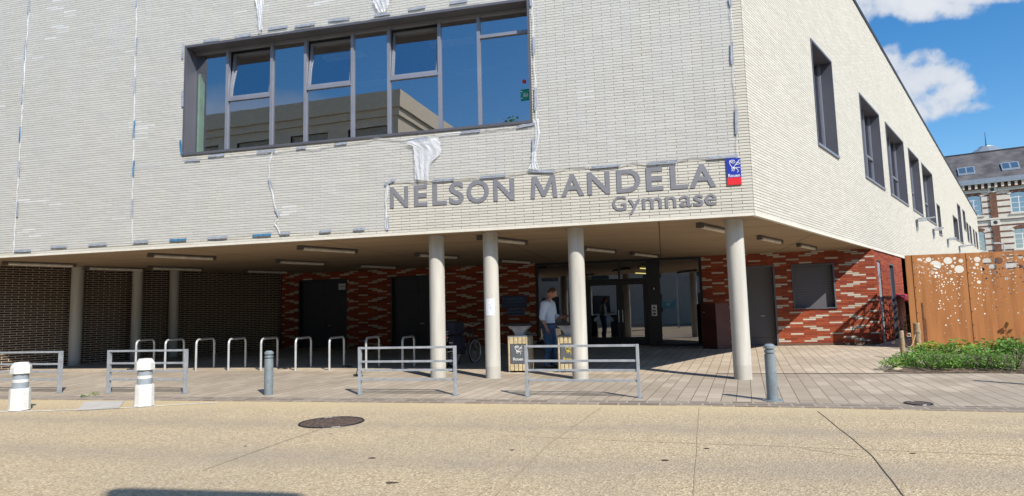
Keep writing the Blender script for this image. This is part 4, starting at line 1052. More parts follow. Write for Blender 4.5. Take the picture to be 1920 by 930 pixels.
# intercom, number disc and sticker on entrance
t = thing('intercom', 'pale intercom plate on the dark pillar of the entrance', 'intercom', bw(2.1, 1.1, .0)); mb = MB(); mb.fbox(bw, 1.93, 2.11, 1.13, 1.50, -.024, -.005); mb.build('plate', 'inox', t, world=True)
mb = MB(); mb.fbox(bw, 1.99, 2.05, 1.38, 1.44, -.004, .001); mb.fbox(bw, 1.965, 2.075, 1.28, 1.32, -.004, .001); mb.fbox(bw, 1.98, 2.06, 1.17, 1.23, -.004, .001); mb.build('buttons', 'slit', t, world=True)
t, a0, a1, z0_, z1_ = wall_sign('glass_sticker', 'teal rectangular sticker on the right entrance glass', (1240, 563), (1266, 577.5), 'sticker', d=-.085)
mb = MB(); c_ = (a0+a1)/2; cz = (z0_+z1_)/2
mb.tube([bw(c_+.05, cz+.02, -.068), bw(c_, cz-.05, -.068), bw(c_-.07, cz+.05, -.068)], .008, 5); mb.tube([bw(c_+math.cos(k*.52)*.05, cz+math.sin(k*.52)*.05, -.068) for k in range(12)], .005, 5, closed=True); mb.fbox(bw, a1+.05, a0-.05, z1_-.03, z1_-.02, -.069, -.066); mb.build('pictogram', 'paper', t, world=True)
nb_, nz_ = BWc(1226, 541, 0); t = thing('number_disc', 'small round dark disc with a white mark on the entrance pillar', 'sign', bw(nb_, nz_, 0)); mb = MB(); mb.add([bw(nb_+math.cos(k*.3927)*.075, nz_+math.sin(k*.3927)*.075, -.02) for k in range(16)], [tuple(range(16))]); mb.build('disc', 'slit', t, world=True)
mb = MB(); mb.add([bw(nb_+math.cos(k*.628)*.022, nz_+math.sin(k*.628)*.04, -.017) for k in range(10)], [tuple(range(10))]); mb.build('mark', 'paper', t, world=True)
# paper on column 2
P, r_ = COLP[1]; t = thing('paper_notice', 'white printed sheets stuck around the second front column', 'notice', (P.x, P.y, 1.35)); mb = MB()
a_m = math.atan2(-P.y, -P.x)-.25
vs = []
for j in range(2):
    for i in range(9):
        a = a_m-.62+1.24*i/8; vs.append((math.cos(a)*(r_+.003), math.sin(a)*(r_+.003), -.02+j*.35))
mb.add(vs, [(i, i+1, 9+i+1, 9+i) for i in range(8)]); mb.build('sheet', 'paper', t)
mb = MB(); rr = random.Random(2)
for k in range(10):
    a = a_m-.5+rr.uniform(0, .9); w = rr.uniform(.05, .25); z_ = .02+k*.03
    pts = [(math.cos(a+w*q)*(r_+.005), math.sin(a+w*q)*(r_+.005)) for q in (0, .5, 1)]
    for (x0, y0), (x1, y1) in zip(pts, pts[1:]): mb.quad((x0, y0, z_), (x1, y1, z_), (x1, y1, z_+.008), (x0, y0, z_+.008))
mb.build('print', 'letter', t)

# locks hanging at the stands
def cable_lock(P, label, col, r_=.07):
    mb = MB(); rr = random.Random(int(P.x*100))
    pts = [(math.cos(k*.45)*r_*rr.uniform(.8, 1.5), math.sin(k*.45)*r_*rr.uniform(.8, 1.3), .015+.02*abs(math.sin(k))) for k in range(14)]
    t = thing('bicycle_lock', label, 'lock', P); mb.tube(pts, .011, 6, closed=True); mb.build('cable', 'black', t); mb = MB(); mb.box(r_, r_+.09, -.02, .02, 0, .035); mb.build('lock_body', col, t)
cable_lock(gzp(G(527, 692)), 'black cable lock lying by the bollard-side hoop', 'black'); cable_lock(gzp(G(648, 688)), 'black cable lock lying at the seventh hoop', 'black'); cable_lock(gzp(G(246, 694)), 'black and yellow lock on the ground behind the left barrier', 'yellow', .09)
Pk = G(668, 706); t = thing('folded_lock', 'black folding lock hanging on the left post of the middle barrier', 'lock', gzp(Pk)); mb = MB(); mb.tube([(0, 0, .05), (.05, .02, .26), (.10, 0, .33)], .011, 6); mb.build('shackle', 'black', t); mb = MB(); mb.box(-.06, .05, -.02, .02, .015, .055); mb.box(.0, .14, -.02, .02, 0, .03); mb.build('lock_body', 'black', t)

# ------------------------------------------------------------------ bicycle with bags in the shade
def wheel(parent, c, r_, ax):
    mb = MB(); n = 28; ax = Vector(ax).normalized(); e1 = Vector((0, 0, 1)); e2 = ax.cross(e1).normalized(); c = Vector(c)
    mb.tube([c+e1*math.cos(2*math.pi*k/n)*r_+e2*math.sin(2*math.pi*k/n)*r_ for k in range(n)], .02, 8, closed=True)
    w = mb.build('wheel', 'black', parent, smooth=True)
    mb = MB(); mb.tube([c+e1*math.cos(2*math.pi*k/n)*(r_-.028)+e2*math.sin(2*math.pi*k/n)*(r_-.028) for k in range(n)], .012, 6, closed=True)
    for k in range(14): a = 2*math.pi*k/14; mb.tube([c, c+e1*math.cos(a)*(r_-.03)+e2*math.sin(a)*(r_-.03)], .0025, 4)
    mb.build('rim', 'inox', w)
bp = gzp(G(868, 688)); bike = thing('bicycle', 'dark cargo bicycle with navy bags parked between the first two columns', 'bicycle', bp, math.radians(62))
wheel(bike, (-.1, .22, .33), .31, (0, 1, 0)); wheel(bike, (.95, .22, .33), .31, (0, 1, 0))
mb = MB()
for a, b in (((-.1, .22, .33), (.28, .22, .82)), ((.28, .22, .86), (.80, .22, .90)), ((.42, .22, .30), (.78, .22, .84)), ((.30, .22, .80), (.42, .22, .30)), ((-.1, .22, .33), (.42, .22, .30)), ((.95, .22, .33), (.80, .22, .95))): mb.tube([a, b], .018, 8)
mb.build('frame', 'darkmetal', bike)
mb = MB(); mb.tube([(.72, -.08, 1.06), (.80, .05, 1.03), (.80, .22, .98), (.80, .39, 1.03), (.72, .52, 1.06)], .014, 8); mb.build('handlebar', 'inox', bike)
mb = MB(); mb.box(.14, .40, .14, .30, .90, .95); mb.tube([(.28, .22, .8), (.28, .22, .92)], .014, 6); mb.build('saddle', 'leather', bike, bevel=.02)
mb = MB(); mb.box(-.42, .12, -.02, .14, .36, .78); mb.box(-.42, .12, .30, .46, .36, .78); mb.box(-.36, .1, .0, .44, .80, 1.12); mb.build('bag', 'fabric', bike, bevel=.04)
mb = MB(); mb.tube([(-.46, -.06, .50), (-.45, -.02, .42), (-.45, .20, .39), (-.45, .44, .42), (-.46, .50, .56)], .011, 6); mb.tube([(-.44, .0, .62), (-.44, .10, .62)], .016, 6); mb.tube([(-.44, .2, .62), (-.44, .28, .62)], .016, 6); mb.build('rack', 'inox', bike)
mb = MB(); mb.box(-.455, -.43, .17, .27, .74, .78); mb.build('rear_reflector', 'plaque_red', bike)
bp = gzp(G(843, 690)); b2 = thing('bicycle', 'bicycle showing a pale front wheel and wire basket behind the first column', 'bicycle', bp+Vector((-.28, .1, 0)), math.radians(78))
wheel(b2, (0, -.18, .33), .31, (.25, 1, 0)); wheel(b2, (1.0, -.18, .33), .31, (0, 1, 0))
mb = MB()
for a, b in (((0, -.18, .33), (.16, -.18, .92)), ((.16, -.18, .85), (.62, -.18, .45)), ((.62, -.18, .45), (.72, -.18, .88)), ((.62, -.18, .33), (1.0, -.18, .33)), ((1, -.18, .33), (.7, -.18, .75)), ((.62, -.18, .45), (.62, -.18, .33))): mb.tube([a, b], .016, 8)
mb.build('frame', 'darkmetal', b2)
mb = MB(); mb.tube([(.22, -.46, 1.02), (.14, -.30, 1.0), (.14, -.06, 1.0), (.22, .10, 1.02)], .013, 8); mb.tube([(.16, -.18, .9), (.14, -.18, 1.0)], .013, 6); mb.build('handlebar', 'inox', b2)
mb = MB(); mb.box(.60, .84, -.26, -.10, .90, .95); mb.tube([(.72, -.18, .86), (.72, -.18, .92)], .014, 6); mb.build('saddle', 'leather', b2, bevel=.02)
mb = MB()
for z_ in (.66, .74, .82, .90):
    q_ = .12+(z_-.66)*.12; mb.tube([(-.30+.02, -.18-q_, z_), (.06, -.18-q_, z_), (.06, -.18+q_, z_), (-.28, -.18+q_, z_)], .005, 5, closed=True)
for k in range(8): y = -.32+k*.04; mb.tube([(-.28, y, .66), (-.28, y, .90)], .004, 4)
mb.tube([(.06, -.18, .7), (.14, -.18, .75)], .008, 5); mb.build('basket', 'inox', b2)
mb = MB(); mb.box(-.30, -.285, -.26, -.20, .70, .73); mb.box(-.30, -.285, -.14, -.08, .70, .73); mb.build('reflector', mat('amber reflector', (.8, .3, .03), .3), b2)

# ------------------------------------------------------------------ the man
def limb(pts, radii, n=20, sub=5):
    """smooth tapering limb through joints; radii are (front-back, side) half widths"""
    P = [Vector(p) for p in pts]; R_ = [r_ if isinstance(r_, tuple) else (r_, r_) for r_ in radii]; L_ = len(P)
    def cr_(a, b, c, d, t): return a*(-.5*t+t*t-.5*t**3)+b*(1-2.5*t*t+1.5*t**3)+c*(.5*t+2*t*t-1.5*t**3)+d*(-.5*t*t+.5*t**3)
    C_, Q_ = [], []
    for i in range(L_-1):
        a, b, c, d = P[max(0, i-1)], P[i], P[i+1], P[min(L_-1, i+2)]
        for k in range(sub):
            t = k/sub; C_.append(cr_(a, b, c, d, t)); e = t*t*(3-2*t)
            Q_.append((R_[i][0]*(1-e)+R_[i+1][0]*e, R_[i][1]*(1-e)+R_[i+1][1]*e))
    C_.append(P[-1]); Q_.append(R_[-1])
    # rounded ends
    def cap(c, d, q): return [(c+d*max(q)*.85*math.sin(a), (q[0]*math.cos(a), q[1]*math.cos(a))) for a in (.45, .9, 1.25, 1.5)]
    d0 = (C_[0]-C_[1]).normalized(); d1 = (C_[-1]-C_[-2]).normalized()
    seq = cap(C_[0], d0, Q_[0])[::-1] + list(zip(C_, Q_)) + cap(C_[-1], d1, Q_[-1])
    vs = []; m_ = len(seq)
    for i, (c, q) in enumerate(seq):
        d = (seq[min(i+1, m_-1)][0]-seq[max(i-1, 0)][0]).normalized()
        side = Vector((0, 1, 0)); side = (side-d*side.dot(d)).normalized(); fr_ = side.cross(d)
        for k in range(n): a = 2*math.pi*k/n; vs.append(tuple(c+fr_*math.cos(a)*q[0]+side*math.sin(a)*q[1]))
    fs = [(i*n+k, i*n+(k+1) % n, (i+1)*n+(k+1) % n, (i+1)*n+k) for i in range(m_-1) for k in range(n)] + [tuple(range(n))[::-1], tuple((m_-1)*n+k for k in range(n))]
    me = bpy.data.meshes.new('l'); me.from_pydata(vs, [], fs)
    bm = bmesh.new(); bm.from_mesh(me); bmesh.ops.recalc_face_normals(bm, faces=bm.faces[:]); bm.to_mesh(me); bm.free(); return me
def union(name, meshes, mname, parent, voxel=.009, smooth_it=4):
    bm = bmesh.new()
    for me in meshes: bm.from_mesh(me)
    me = bpy.data.meshes.new(name); bm.to_mesh(me); bm.free()
    o = bpy.data.objects.new(name, me); COL.objects.link(o)
    r_ = o.modifiers.new('r', 'REMESH'); r_.mode = 'VOXEL'; r_.voxel_size = voxel; r_.use_smooth_shade = True
    if smooth_it: s_ = o.modifiers.new('s', 'SMOOTH'); s_.factor = .5; s_.iterations = smooth_it
    bpy.context.view_layer.update()
    me2 = bpy.data.meshes.new_from_object(o.evaluated_get(bpy.context.evaluated_depsgraph_get())); bpy.data.objects.remove(o)
    me2.materials.clear(); me2.materials.append(M[mname])
    for p_ in me2.polygons: p_.use_smooth = True; p_.material_index = 0
    o = bpy.data.objects.new(name, me2); COL.objects.link(o); o.parent = parent; return o
# figure faces +x, its left is +y, 1.86 m tall
man_loc = gzp(G(1031, 691.5))
# joints
hipR, kneeR, ankR, toeR = (.0, -.10, .97), (.03, -.12, .52), (-.02, -.13, .09), (.17, -.16, .035)
hipL, kneeL, ankL, toeL = (.0, .10, .97), (.05, .13, .52), (.03, .15, .09), (.22, .19, .035)
pelvis, waist, chest, collar, neck = (0, 0, 1.0), (.0, 0, 1.17), (.01, 0, 1.38), (.015, 0, 1.54), (.035, 0, 1.62)
shR, elR, wrR = (.005, -.205, 1.50), (-.04, -.27, 1.20), (.05, -.27, .95)
shL, elL, wrL = (.005, .205, 1.50), (.05, .26, 1.20), (.33, .19, 1.19)
handR, handL = (.075, -.27, .885), (.39, .175, 1.20)
body_parts = [limb([(0, 0, .92), pelvis, waist, chest, collar], [(.09, .13), (.11, .15), (.10, .135), (.115, .165), (.07, .13)]), limb([collar, neck, (.07, 0, 1.70)], [.062, .054, .055]),
  limb([hipR, kneeR, ankR], [.088, .058, .040]), limb([ankR, toeR], [(.04, .04), (.03, .035)]), limb([hipL, kneeL, ankL], [.088, .058, .040]), limb([ankL, toeL], [(.04, .04), (.03, .035)]),
  limb([(.01, -.10, 1.49), shR, elR, wrR, handR], [.06, .062, .043, .029, (.034, .02)]), limb([(.01, .10, 1.49), shL, elL, wrL, handL], [.06, .062, .043, .029, (.020, .036)])]
head_bm = bmesh.new(); bmesh.ops.create_uvsphere(head_bm, u_segments=32, v_segments=24, radius=1)
for v in head_bm.verts:
    x, y, z = v.co; jaw = .82 if z < -.3 else 1
    X, Y, Z = x*.100, y*.078*(1-.18*max(0, -z)), z*.122
    X += .010*max(0, -z)*(1 if x > 0 else -.6)
    if x > .75:
        if -.35 < z < .12 and abs(y) < .22: X += .028*(1-abs(y)/.22)*(1-(z+.0)/.12 if z > 0 else 1)*(.5+.5*min(1, (-z+.1)/.3))
        if .12 < z < .32: X += .006
        if .0 < z < .14 and .2 < abs(y) < .55: X -= .010
        if -.56 < z < -.42 and abs(y) < .35: X += .006
    v.co = (X, Y, Z)
tilt = Matrix.Rotation(math.radians(24), 3, 'Y'); yaw = Matrix.Rotation(math.radians(8), 3, 'Z'); HCN = Vector((.095, 0, 1.745))
def hp(p): return yaw @ (tilt @ Vector(p)) + HCN
for v in head_bm.verts: v.co = hp(v.co)
head_me = bpy.data.meshes.new('head'); head_bm.to_mesh(head_me); head_bm.free()
def ellipsoid(c, rx, ry, rz_, rot=None, head=True):
    bm = bmesh.new(); bmesh.ops.create_uvsphere(bm, u_segments=14, v_segments=10, radius=1)
    for v in bm.verts:
        p = Vector((v.co.x*rx, v.co.y*ry, v.co.z*rz_)) + Vector(c); v.co = hp(p) if head else p
    me = bpy.data.meshes.new('e'); bm.to_mesh(me); bm.free(); return me
def finger(a, b, c, r_=.009): return limb([a, b, c], [r_, r_*.95, r_*.8], 10, 3)
fing = []
hx, hy, hz = .075, -.27, .885
for k, (dy, ln) in enumerate(((-.028, .062), (-.010, .078), (.009, .082), (.027, .074))):
    fing.append(finger((hx-.0, hy-dy*.9, hz+.01), (hx+.012, hy-dy, hz-ln*.55), (hx+.03, hy-dy*1.0, hz-ln*1.05)))
fing.append(finger((hx+.005, hy+.02, hz+.04), (hx+.035, hy+.03, hz+.0), (hx+.05, hy+.03, hz-.035), .010))
gx, gy, gz_ = .39, .175, 1.20
for k, (dy, ln) in enumerate(((-.02, .055), (-.004, .068), (.013, .066), (.028, .055))):
    fing.append(finger((gx, gy+dy, gz_-.005), (gx+ln*.6, gy+dy-.01, gz_-.02), (gx+ln*.95, gy+dy-.025, gz_+.004)))
fing.append(finger((gx-.02, gy-.025, gz_+.01), (gx+.02, gy-.045, gz_+.025), (gx+.055, gy-.035, gz_+.032), .010))
parts_b = body_parts + [head_me] + fing + [ellipsoid((-.01, s_*.078, -.005), .022, .009, .032) for s_ in (-1, 1)]
man = union('person', parts_b, 'skin', None, .0075, 1)
man.location = man_loc; man.rotation_euler.z = math.radians(-22); man.scale = (1.14, 1.14, 1.02)
tag(man, 'man in pale blue shirt and jeans looking at his phone between the bins', 'person')
union('shirt', [limb([(0, 0, 1.04), waist, chest, (.012, 0, 1.49), (.02, 0, 1.56)], [(.135, .175), (.135, .172), (.140, .195), (.11, .17), (.066, .085)]),
  limb([(.01, -.10, 1.47), shR, (-.02, -.235, 1.36), elR, (-.02, -.272, 1.15)], [.08, .085, .074, .064, .056]), limb([(.01, .10, 1.47), shL, (.03, .235, 1.35), elL, (.12, .245, 1.197)], [.08, .085, .074, .064, .054])], 'shirt', man, .009, 3)
union('jeans', [limb([(0, 0, 1.05), (0, 0, .98), (.0, 0, .90)], [(.132, .168), (.140, .176), (.12, .15)]), limb([(.0, -.085, .95), (.02, -.105, .75), kneeR, (.0, -.125, .30), (-.015, -.13, .10)], [.108, .096, .074, .066, .058]),
  limb([(.0, .085, .95), (.03, .11, .75), kneeL, (.035, .145, .30), (.03, .15, .10)], [.108, .096, .074, .066, .058])], 'jeans', man, .009, 2)
mb = MB(); n = 28; mb.tube([(math.cos(6.2832*k/n)*.136, math.sin(6.2832*k/n)*.172, 1.035) for k in range(n)], .017, 6, closed=True); mb.build('belt', 'leather', man)
union('shoe', [limb([(-.05, -.13, .05), (.05, -.14, .05), (.17, -.165, .035)], [(.05, .042), (.045, .048), (.03, .042)])], 'leather', man, .008, 1)
union('shoe', [limb([(0, .15, .05), (.10, .165, .05), (.22, .19, .035)], [(.05, .042), (.045, .048), (.03, .042)])], 'leather', man, .008, 1)
# cropped hair: shell over the back and sides
bm = bmesh.new(); bmesh.ops.create_uvsphere(bm, u_segments=32, v_segments=24, radius=1)
bmesh.ops.delete(bm, geom=[v for v in bm.verts if not (v.co.z > -.25 + max(0, v.co.x)*.95 and v.co.x < .70)], context='VERTS')
for v in bm.verts:
    x, y, z = v.co; v.co = hp((x*.1035, y*.0815, z*.1255))
me = bpy.data.meshes.new('hair'); bm.to_mesh(me); bm.free(); me.materials.append(M['hair']); o = bpy.data.objects.new('hair', me); COL.objects.link(o); o.parent = man
# beard stubble, eyes
for s_ in (-1, 1):
    me = ellipsoid((.088, s_*.030, .012), .010, .012, .007); me.materials.append(M['leather']); o = bpy.data.objects.new('eye', me); COL.objects.link(o); o.parent = man
ph = thing('smartphone', 'black phone held in the hand of the standing man', 'phone', man_loc, man.rotation_euler.z)
mb = MB(); c = Vector((gx+.05, gy-.005, gz_+.018)); ax = Vector((.93, 0, .36)); ay = Vector((0, 1, 0)); az = ax.cross(ay)
def pbox(hx_, hy_, hz_, oz=0): return [c+az*oz+ax*sx*hx_+ay*sy*hy_+az*sz*hz_ for sz in (-1, 1) for sx, sy in ((-1, -1), (1, -1), (1, 1), (-1, 1))]
mb.hexa(pbox(.075, .036, .004)); mb.build('case', 'black', ph); mb = MB(); mb.hexa(pbox(.070, .033, .0008, .0052)); mb.build('screen', 'op_glass', ph)

# ------------------------------------------------------------------ corten fence
FA = G(1712, 658.5, .0); FB = G(1920, 655, .0)
FD = -U1; FN = N1; FH = 2.72
JO = (on_plane(1822, 600, FA, FN)-FA).dot(FD)
def panel(parent, org, dirv, w, seed, name='panel', thick=.006, holes=True, mname='corten', h=FH, big=1):
    """perforated sheet: many round holes, large at the top, tiny lower down"""
    rr = random.Random(seed); bm = bmesh.new(); cs = []
    def tryc(x, z, r_):
        if x-r_ < .06 or x+r_ > w-.06 or z+r_ > h-.07 or z-r_ < .2: return
        for a, b, c in cs:
            if math.hypot(a-x, b-z) < c+r_+.018: return
        cs.append((x, z, r_))
    if holes:
        for i in range(int(520*big)):
            if i < 70*big: tryc(rr.uniform(0, w), h-.12-abs(rr.gauss(0, .15*big**1.2)), rr.uniform(.05, .13))
            elif i < 230*big: tryc(rr.uniform(0, w), h-.08-abs(rr.gauss(0, .30*big)), rr.uniform(.018, .05))
            else: tryc(rr.uniform(0, w), h-.1-abs(rr.gauss(0, .75)), rr.uniform(.008, .022))
    def loop(pts):
        vs = [bm.verts.new((x, 0, z)) for x, z in pts]
        for i in range(len(vs)): bm.edges.new((vs[i], vs[(i+1) % len(vs)]))
    loop([(0, 0), (w, 0), (w, h), (0, h)])
    for x, z, r_ in cs:
        n = 20 if r_ > .05 else (12 if r_ > .02 else 8); loop([(x+math.cos(6.28318*k/n)*r_*1.12, z+math.sin(6.28318*k/n)*r_) for k in range(n)])
    bmesh.ops.triangle_fill(bm, use_beauty=True, use_dissolve=False, edges=bm.edges[:])
    g_ = bmesh.ops.extrude_face_region(bm, geom=bm.faces[:])
    for v in g_['geom']:
        if isinstance(v, bmesh.types.BMVert): v.co.y += thick
    bmesh.ops.recalc_face_normals(bm, faces=bm.faces[:])
    off = parent.location if parent else Vector((0, 0, 0)); nn = Vector((-dirv.y, dirv.x, 0))
    for v in bm.verts: v.co = org + dirv*v.co.x + nn*v.co.y + Vector((0, 0, v.co.z)) - off
    me = bpy.data.meshes.new(name); bm.to_mesh(me); bm.free(); me.materials.append(M[mname])
    o = bpy.data.objects.new(name, me); COL.objects.link(o); o.parent = parent; return o
fz = Vector((0, 0, -.02))
fence = thing('steel_fence', 'rust brown perforated steel fence around the yard at right', 'fence', FA)
panel(fence, FA+fz, FD, .17, 1, 'edge_strip', holes=False)
panel(fence, FA+FD*.175+fz+N1*.004, FD, JO-.175, 2)
panel(fence, FA+FD*(JO+.006)+fz+N1*.004, FD, 2.1, 3)
panel(fence, FA+FD*(JO+2.115)+fz+N1*.004, FD, 2.1, 4)
panel(fence, FA+FD*(JO+4.225)+fz+N1*.004, FD, 2.1, 5)
for k in range(3): panel(fence, FA+V2*(2.1*k+.02)+fz, V2, 2.09, 12+k, h=FH-.02, name='side_panel', big=2.2)
mb = MB()
for x in (.175, JO+.003, JO+2.11):
    for k in range(7): P = FA+FD*(x+.03)+N1*.008+Vector((0, 0, .35+k*.36)); mb.bar(P, P+N1*.008, .018)
mb.build('bolts', 'corten_dark', fence, world=True)
mb = MB()
for x in (.171, JO+.001, JO+2.11): P = FA+FD*x+N1*.002; mb.fbox(lambda a, z, d: FA+FD*a+N1*d+Vector((0, 0, z)), x-.004, x+.008, 0, FH-.02, .004, .012)
mb.build('joint_strip', 'corten_dark', fence, world=True)
mb = MB()
for x, z0_, z1_, w in ((.30, .25, 1.35, .05), (.36, .1, .9, .03), (2.9, .8, 1.4, .03)): mb.fbox(lambda a, z, d: FA+FD*a+N1*d+Vector((0, 0, z)), x, x+w, z0_, z1_, .0045, .0055)
mb.build('rust_streak', 'corten_dark', fence, world=True)
mb = MB()
for x in (.05, JO, JO+2.11): mb.bar(FA+FD*x-N1*.06+Vector((0, 0, 0)), FA+FD*x-N1*.06+Vector((0, 0, FH-.1)), .06)
mb.build('post', 'corten_dark', fence, world=True)

# awning and shrub in the alley behind
mb = MB(); a = low(13.6, 1.62, .0); 
mb.hexa([low(14.4, 1.60, .02), low(16.6, 1.60, .02), low(16.6, 1.02, .85), low(14.4, 1.02, .85), low(14.4, 1.68, .02), low(16.6, 1.68, .02), low(16.6, 1.08, .88), low(14.4, 1.08, .88)])
aw = thing('red_awning', 'crimson canvas awning in the alley beside the steel fence', 'awning', low(13.4, 1.3, 0)); mb.build('canopy', 'crimson', aw, world=True)
mb = MB(); mb.bar(low(14.45, 0, .8), low(14.45, 1.05, .8), .04); mb.bar(low(16.5, 0, .8), low(16.5, 1.05, .8), .04); mb.build('post', 'darkmetal', aw, world=True)

# ------------------------------------------------------------------ planting
def leaves(mb, c, rx, rz_, n, size, rnd, mi=(0,), flat=.5, base=0):
    for i in range(n):
        a = rnd.uniform(0, 6.283); rr_ = rx*math.sqrt(rnd.random()); z_ = base+rz_*rnd.random()**.8*(1-.5*(rr_/rx)**2)
        p = Vector(c)+Vector((math.cos(a)*rr_, math.sin(a)*rr_, z_)); s_ = size*rnd.uniform(.5, 1.3)
        d = Vector((rnd.gauss(0, 1), rnd.gauss(0, 1), rnd.uniform(-.2, 1.1)*flat*2)).normalized(); w = d.cross(Vector((rnd.gauss(0, .4), rnd.gauss(0, .4), 1))).normalized()*s_*.33
        t_ = d*s_; k = Vector((0, 0, -s_*.15))
        mb.add([p, p+t_*.45+w, p+t_+k, p+t_*.45-w], [(0, 1, 2, 3)], rnd.choice(mi))
def plant(P, rx, h, n, size, mats, label, seed, group='leafy plants in the bed below the steel fence', name='leafy_plant'):
    rnd = random.Random(seed); t = thing(name, label, 'plant', P, 0, group)
    mb = MB(); leaves(mb, (0, 0, .02), rx, h, n, size, rnd, tuple(range(len(mats)))); mb.build('foliage', mats, t)
    mb = MB()
    for k in range(7):
        a = rnd.uniform(0, 6.28); mb.tube([(0, 0, -.02), (math.cos(a)*rx*.35, math.sin(a)*rx*.35, h*.45), (math.cos(a)*rx*.7, math.sin(a)*rx*.7, h*.8)], [.008, .006, .003], 5)
    mb.build('stem', 'trunk', t)
    return t
# soil bed
bedpx = [(1655, 698), (1672, 690), (1690, 678), (1712, 660), (1920, 660), (2100, 655), (2100, 712), (1920, 701), (1800, 699), (1720, 699)]
bp_ = [G(*p) for p in bedpx]; mb = MB(); c = sum((p for p in bp_), Vector((0, 0, 0)))/len(bp_)
vs = [c+Vector((0, 0, .09))]; n = len(bp_)
for f, z_ in ((.5, .09), (.85, .06), (1, .004)): vs += [c+(p-c)*f+Vector((0, 0, z_)) for p in bp_]
fs = [(0, 1+i, 1+(i+1) % n) for i in range(n)]
for r_i in range(2): fs += [(1+r_i*n+i, 1+(r_i+1)*n+i, 1+(r_i+1)*n+(i+1) % n, 1+r_i*n+(i+1) % n) for i in range(n)]
mb.add(vs, fs); tag(mb.build('soil_bed', 'soil', smooth=True), kind='structure')
PL = [((1680, 694), .26, .26, 'leaf', 'low ferny plant at the left tip of the bed'), ((1697, 690), .26, .30, 'leaf', 'ferny green plant at the foot of the short timber post'), ((1722, 692), .28, .30, 'leaf', 'green plant behind the pale edging stones'),
      ((1745, 696), .30, .38, 'leaf', 'bushy green plant at the front edge right of the stones'), ((1770, 696), .28, .34, 'leaf', 'low green plant left of the sagging rope end'), ((1793, 694), .28, .36, 'leaf', 'light green plant under the start of the rope'),
      ((1820, 695), .30, .36, 'leaf', 'bushy green plant under the fence joint, front row'), ((1848, 696), .30, .36, 'leaf', 'green clump crossed by the rope, front row'), ((1875, 697), .30, .40, 'leaf', 'green clump right of the rope crossing, front row'), ((1906, 698), .34, .50, 'leaf_dark', 'large dark green plant at the right edge, front row'),
      ((1722, 672), .26, .34, 'leaf_dark', 'dark leafy plant beside the tall timber post'), ((1745, 668), .30, .36, 'leaf_yellow', 'yellow green plant against the left fence panel'), ((1778, 670), .26, .30, 'leaf_dark', 'dark green plant in the middle back row'), ((1800, 668), .30, .44, 'leaf_yellow', 'pointed yellow green plant against the fence joint'),
      ((1830, 672), .26, .30, 'leaf', 'small plant just right of the fence joint'), ((1862, 668), .36, .50, 'leaf', 'tall broad-leaved plant below the plant shadow on the fence'), ((1890, 670), .32, .46, 'leaf', 'broad-leaved plant at the right of the back row'), ((1915, 672), .34, .44, 'leaf_dark', 'dark plant at the far right of the back row')]
for i, (px, rx, h, m_, lab) in enumerate(PL):
    P = G(*px); big_ = 'broad' in lab or 'yellow' in lab
    plant(Vector((P.x, P.y, .05)), rx*1.1, h*(.85+.25*((i*37)%5)/4), 620 if not big_ else 240, .045 if not big_ else .12, [m_, 'leaf_dark' if i % 2 else 'leaf'] if m_ != 'leaf_yellow' else [m_, m_, 'leaf'], lab, 100+i)
sap = Vector((14.28, 16.55, 0)); rnd = random.Random(77)
t = thing('sapling', 'tall leafy shoots at the right edge casting a shadow on the fence', 'plant', sap); mb = MB(); fo = MB()
for k in range(7):
    a = rnd.uniform(0, 6.28); top = Vector((math.cos(a)*.28, math.sin(a)*.28, rnd.uniform(1.2, 1.85))); mb.tube([(0, 0, 0), top*.6+Vector((0, 0, .1)), top], [.012, .009, .004], 6)
    for j in range(26):
        f = rnd.uniform(.25, 1); leaves(fo, top*f, .07, .05, 1, .14, rnd)
mb.build('stem', 'trunk', t); fo.build('foliage', 'leaf', t)
mb = MB(); leaves(mb, (0, 0, 0), .45, 1.1, 420, .09, random.Random(5), (0, 1)); t = thing('alley_shrub', 'yellow flowering shrub in the shade under the red awning', 'plant', low(14.9, .05, .45)); mb.build('foliage', ['leaf_dark', mat('yellow petal', (.55, .38, .03), .6)], t)
mb = MB(); mb.tube([(0, 0, 0), (.02, 0, .6)], .02, 6); mb.build('stem', 'trunk', t)
for x, y in ((1, 2),):
    P = G(157, 744.5); rnd = random.Random(6); mb = MB(); leaves(mb, (0, 0, 0), .07, .04, 30, .035, rnd, (0,)); t = thing('weed_tuft', 'small weed tuft in the kerb between the two left barriers', 'plant', P); mb.build('foliage', 'leaf_dark', t)
P = G(178, 741); mb = MB(); leaves(mb, (0, 0, 0), .09, .06, 45, .04, random.Random(9), (0,)); t = thing('weed_tuft', 'weed tuft left of the barrier behind the second white bollard', 'plant', P); mb.build('foliage', 'leaf', t)
# edging stones
def rock(P, r_, label, seed, sx=1.4):
    bm = bmesh.new(); bmesh.ops.create_icosphere(bm, subdivisions=2, radius=1); rnd = random.Random(seed)
    for v in bm.verts: f = rnd.uniform(.85, 1.1); v.co = Vector((v.co.x*r_*sx*f, v.co.y*r_*f, max(-.3, v.co.z)*r_*.7*f))
    me = bpy.data.meshes.new('edging_stone'); bm.to_mesh(me); bm.free(); me.materials.append(M['stone']); o = bpy.data.objects.new('edging_stone', me); COL.objects.link(o); o.location = P+Vector((0, 0, r_*.3)); o.rotation_euler.z = rnd.uniform(-.6, .6)
    tag(o, label, 'stone', 'pale stones edging the planting bed')
for i, (px, lab) in enumerate((((1683, 696), 'leftmost pale stone edging the planting bed'), ((1695, 694), 'second pale edging stone from the left'), ((1706, 691.5), 'third pale edging stone, in the middle of the row'), ((1716, 689.5), 'fourth pale edging stone, beside the green plants'), ((1727, 687), 'rightmost and largest pale edging stone'))):
    rock(G(*px), .09+.012*i, lab, i)
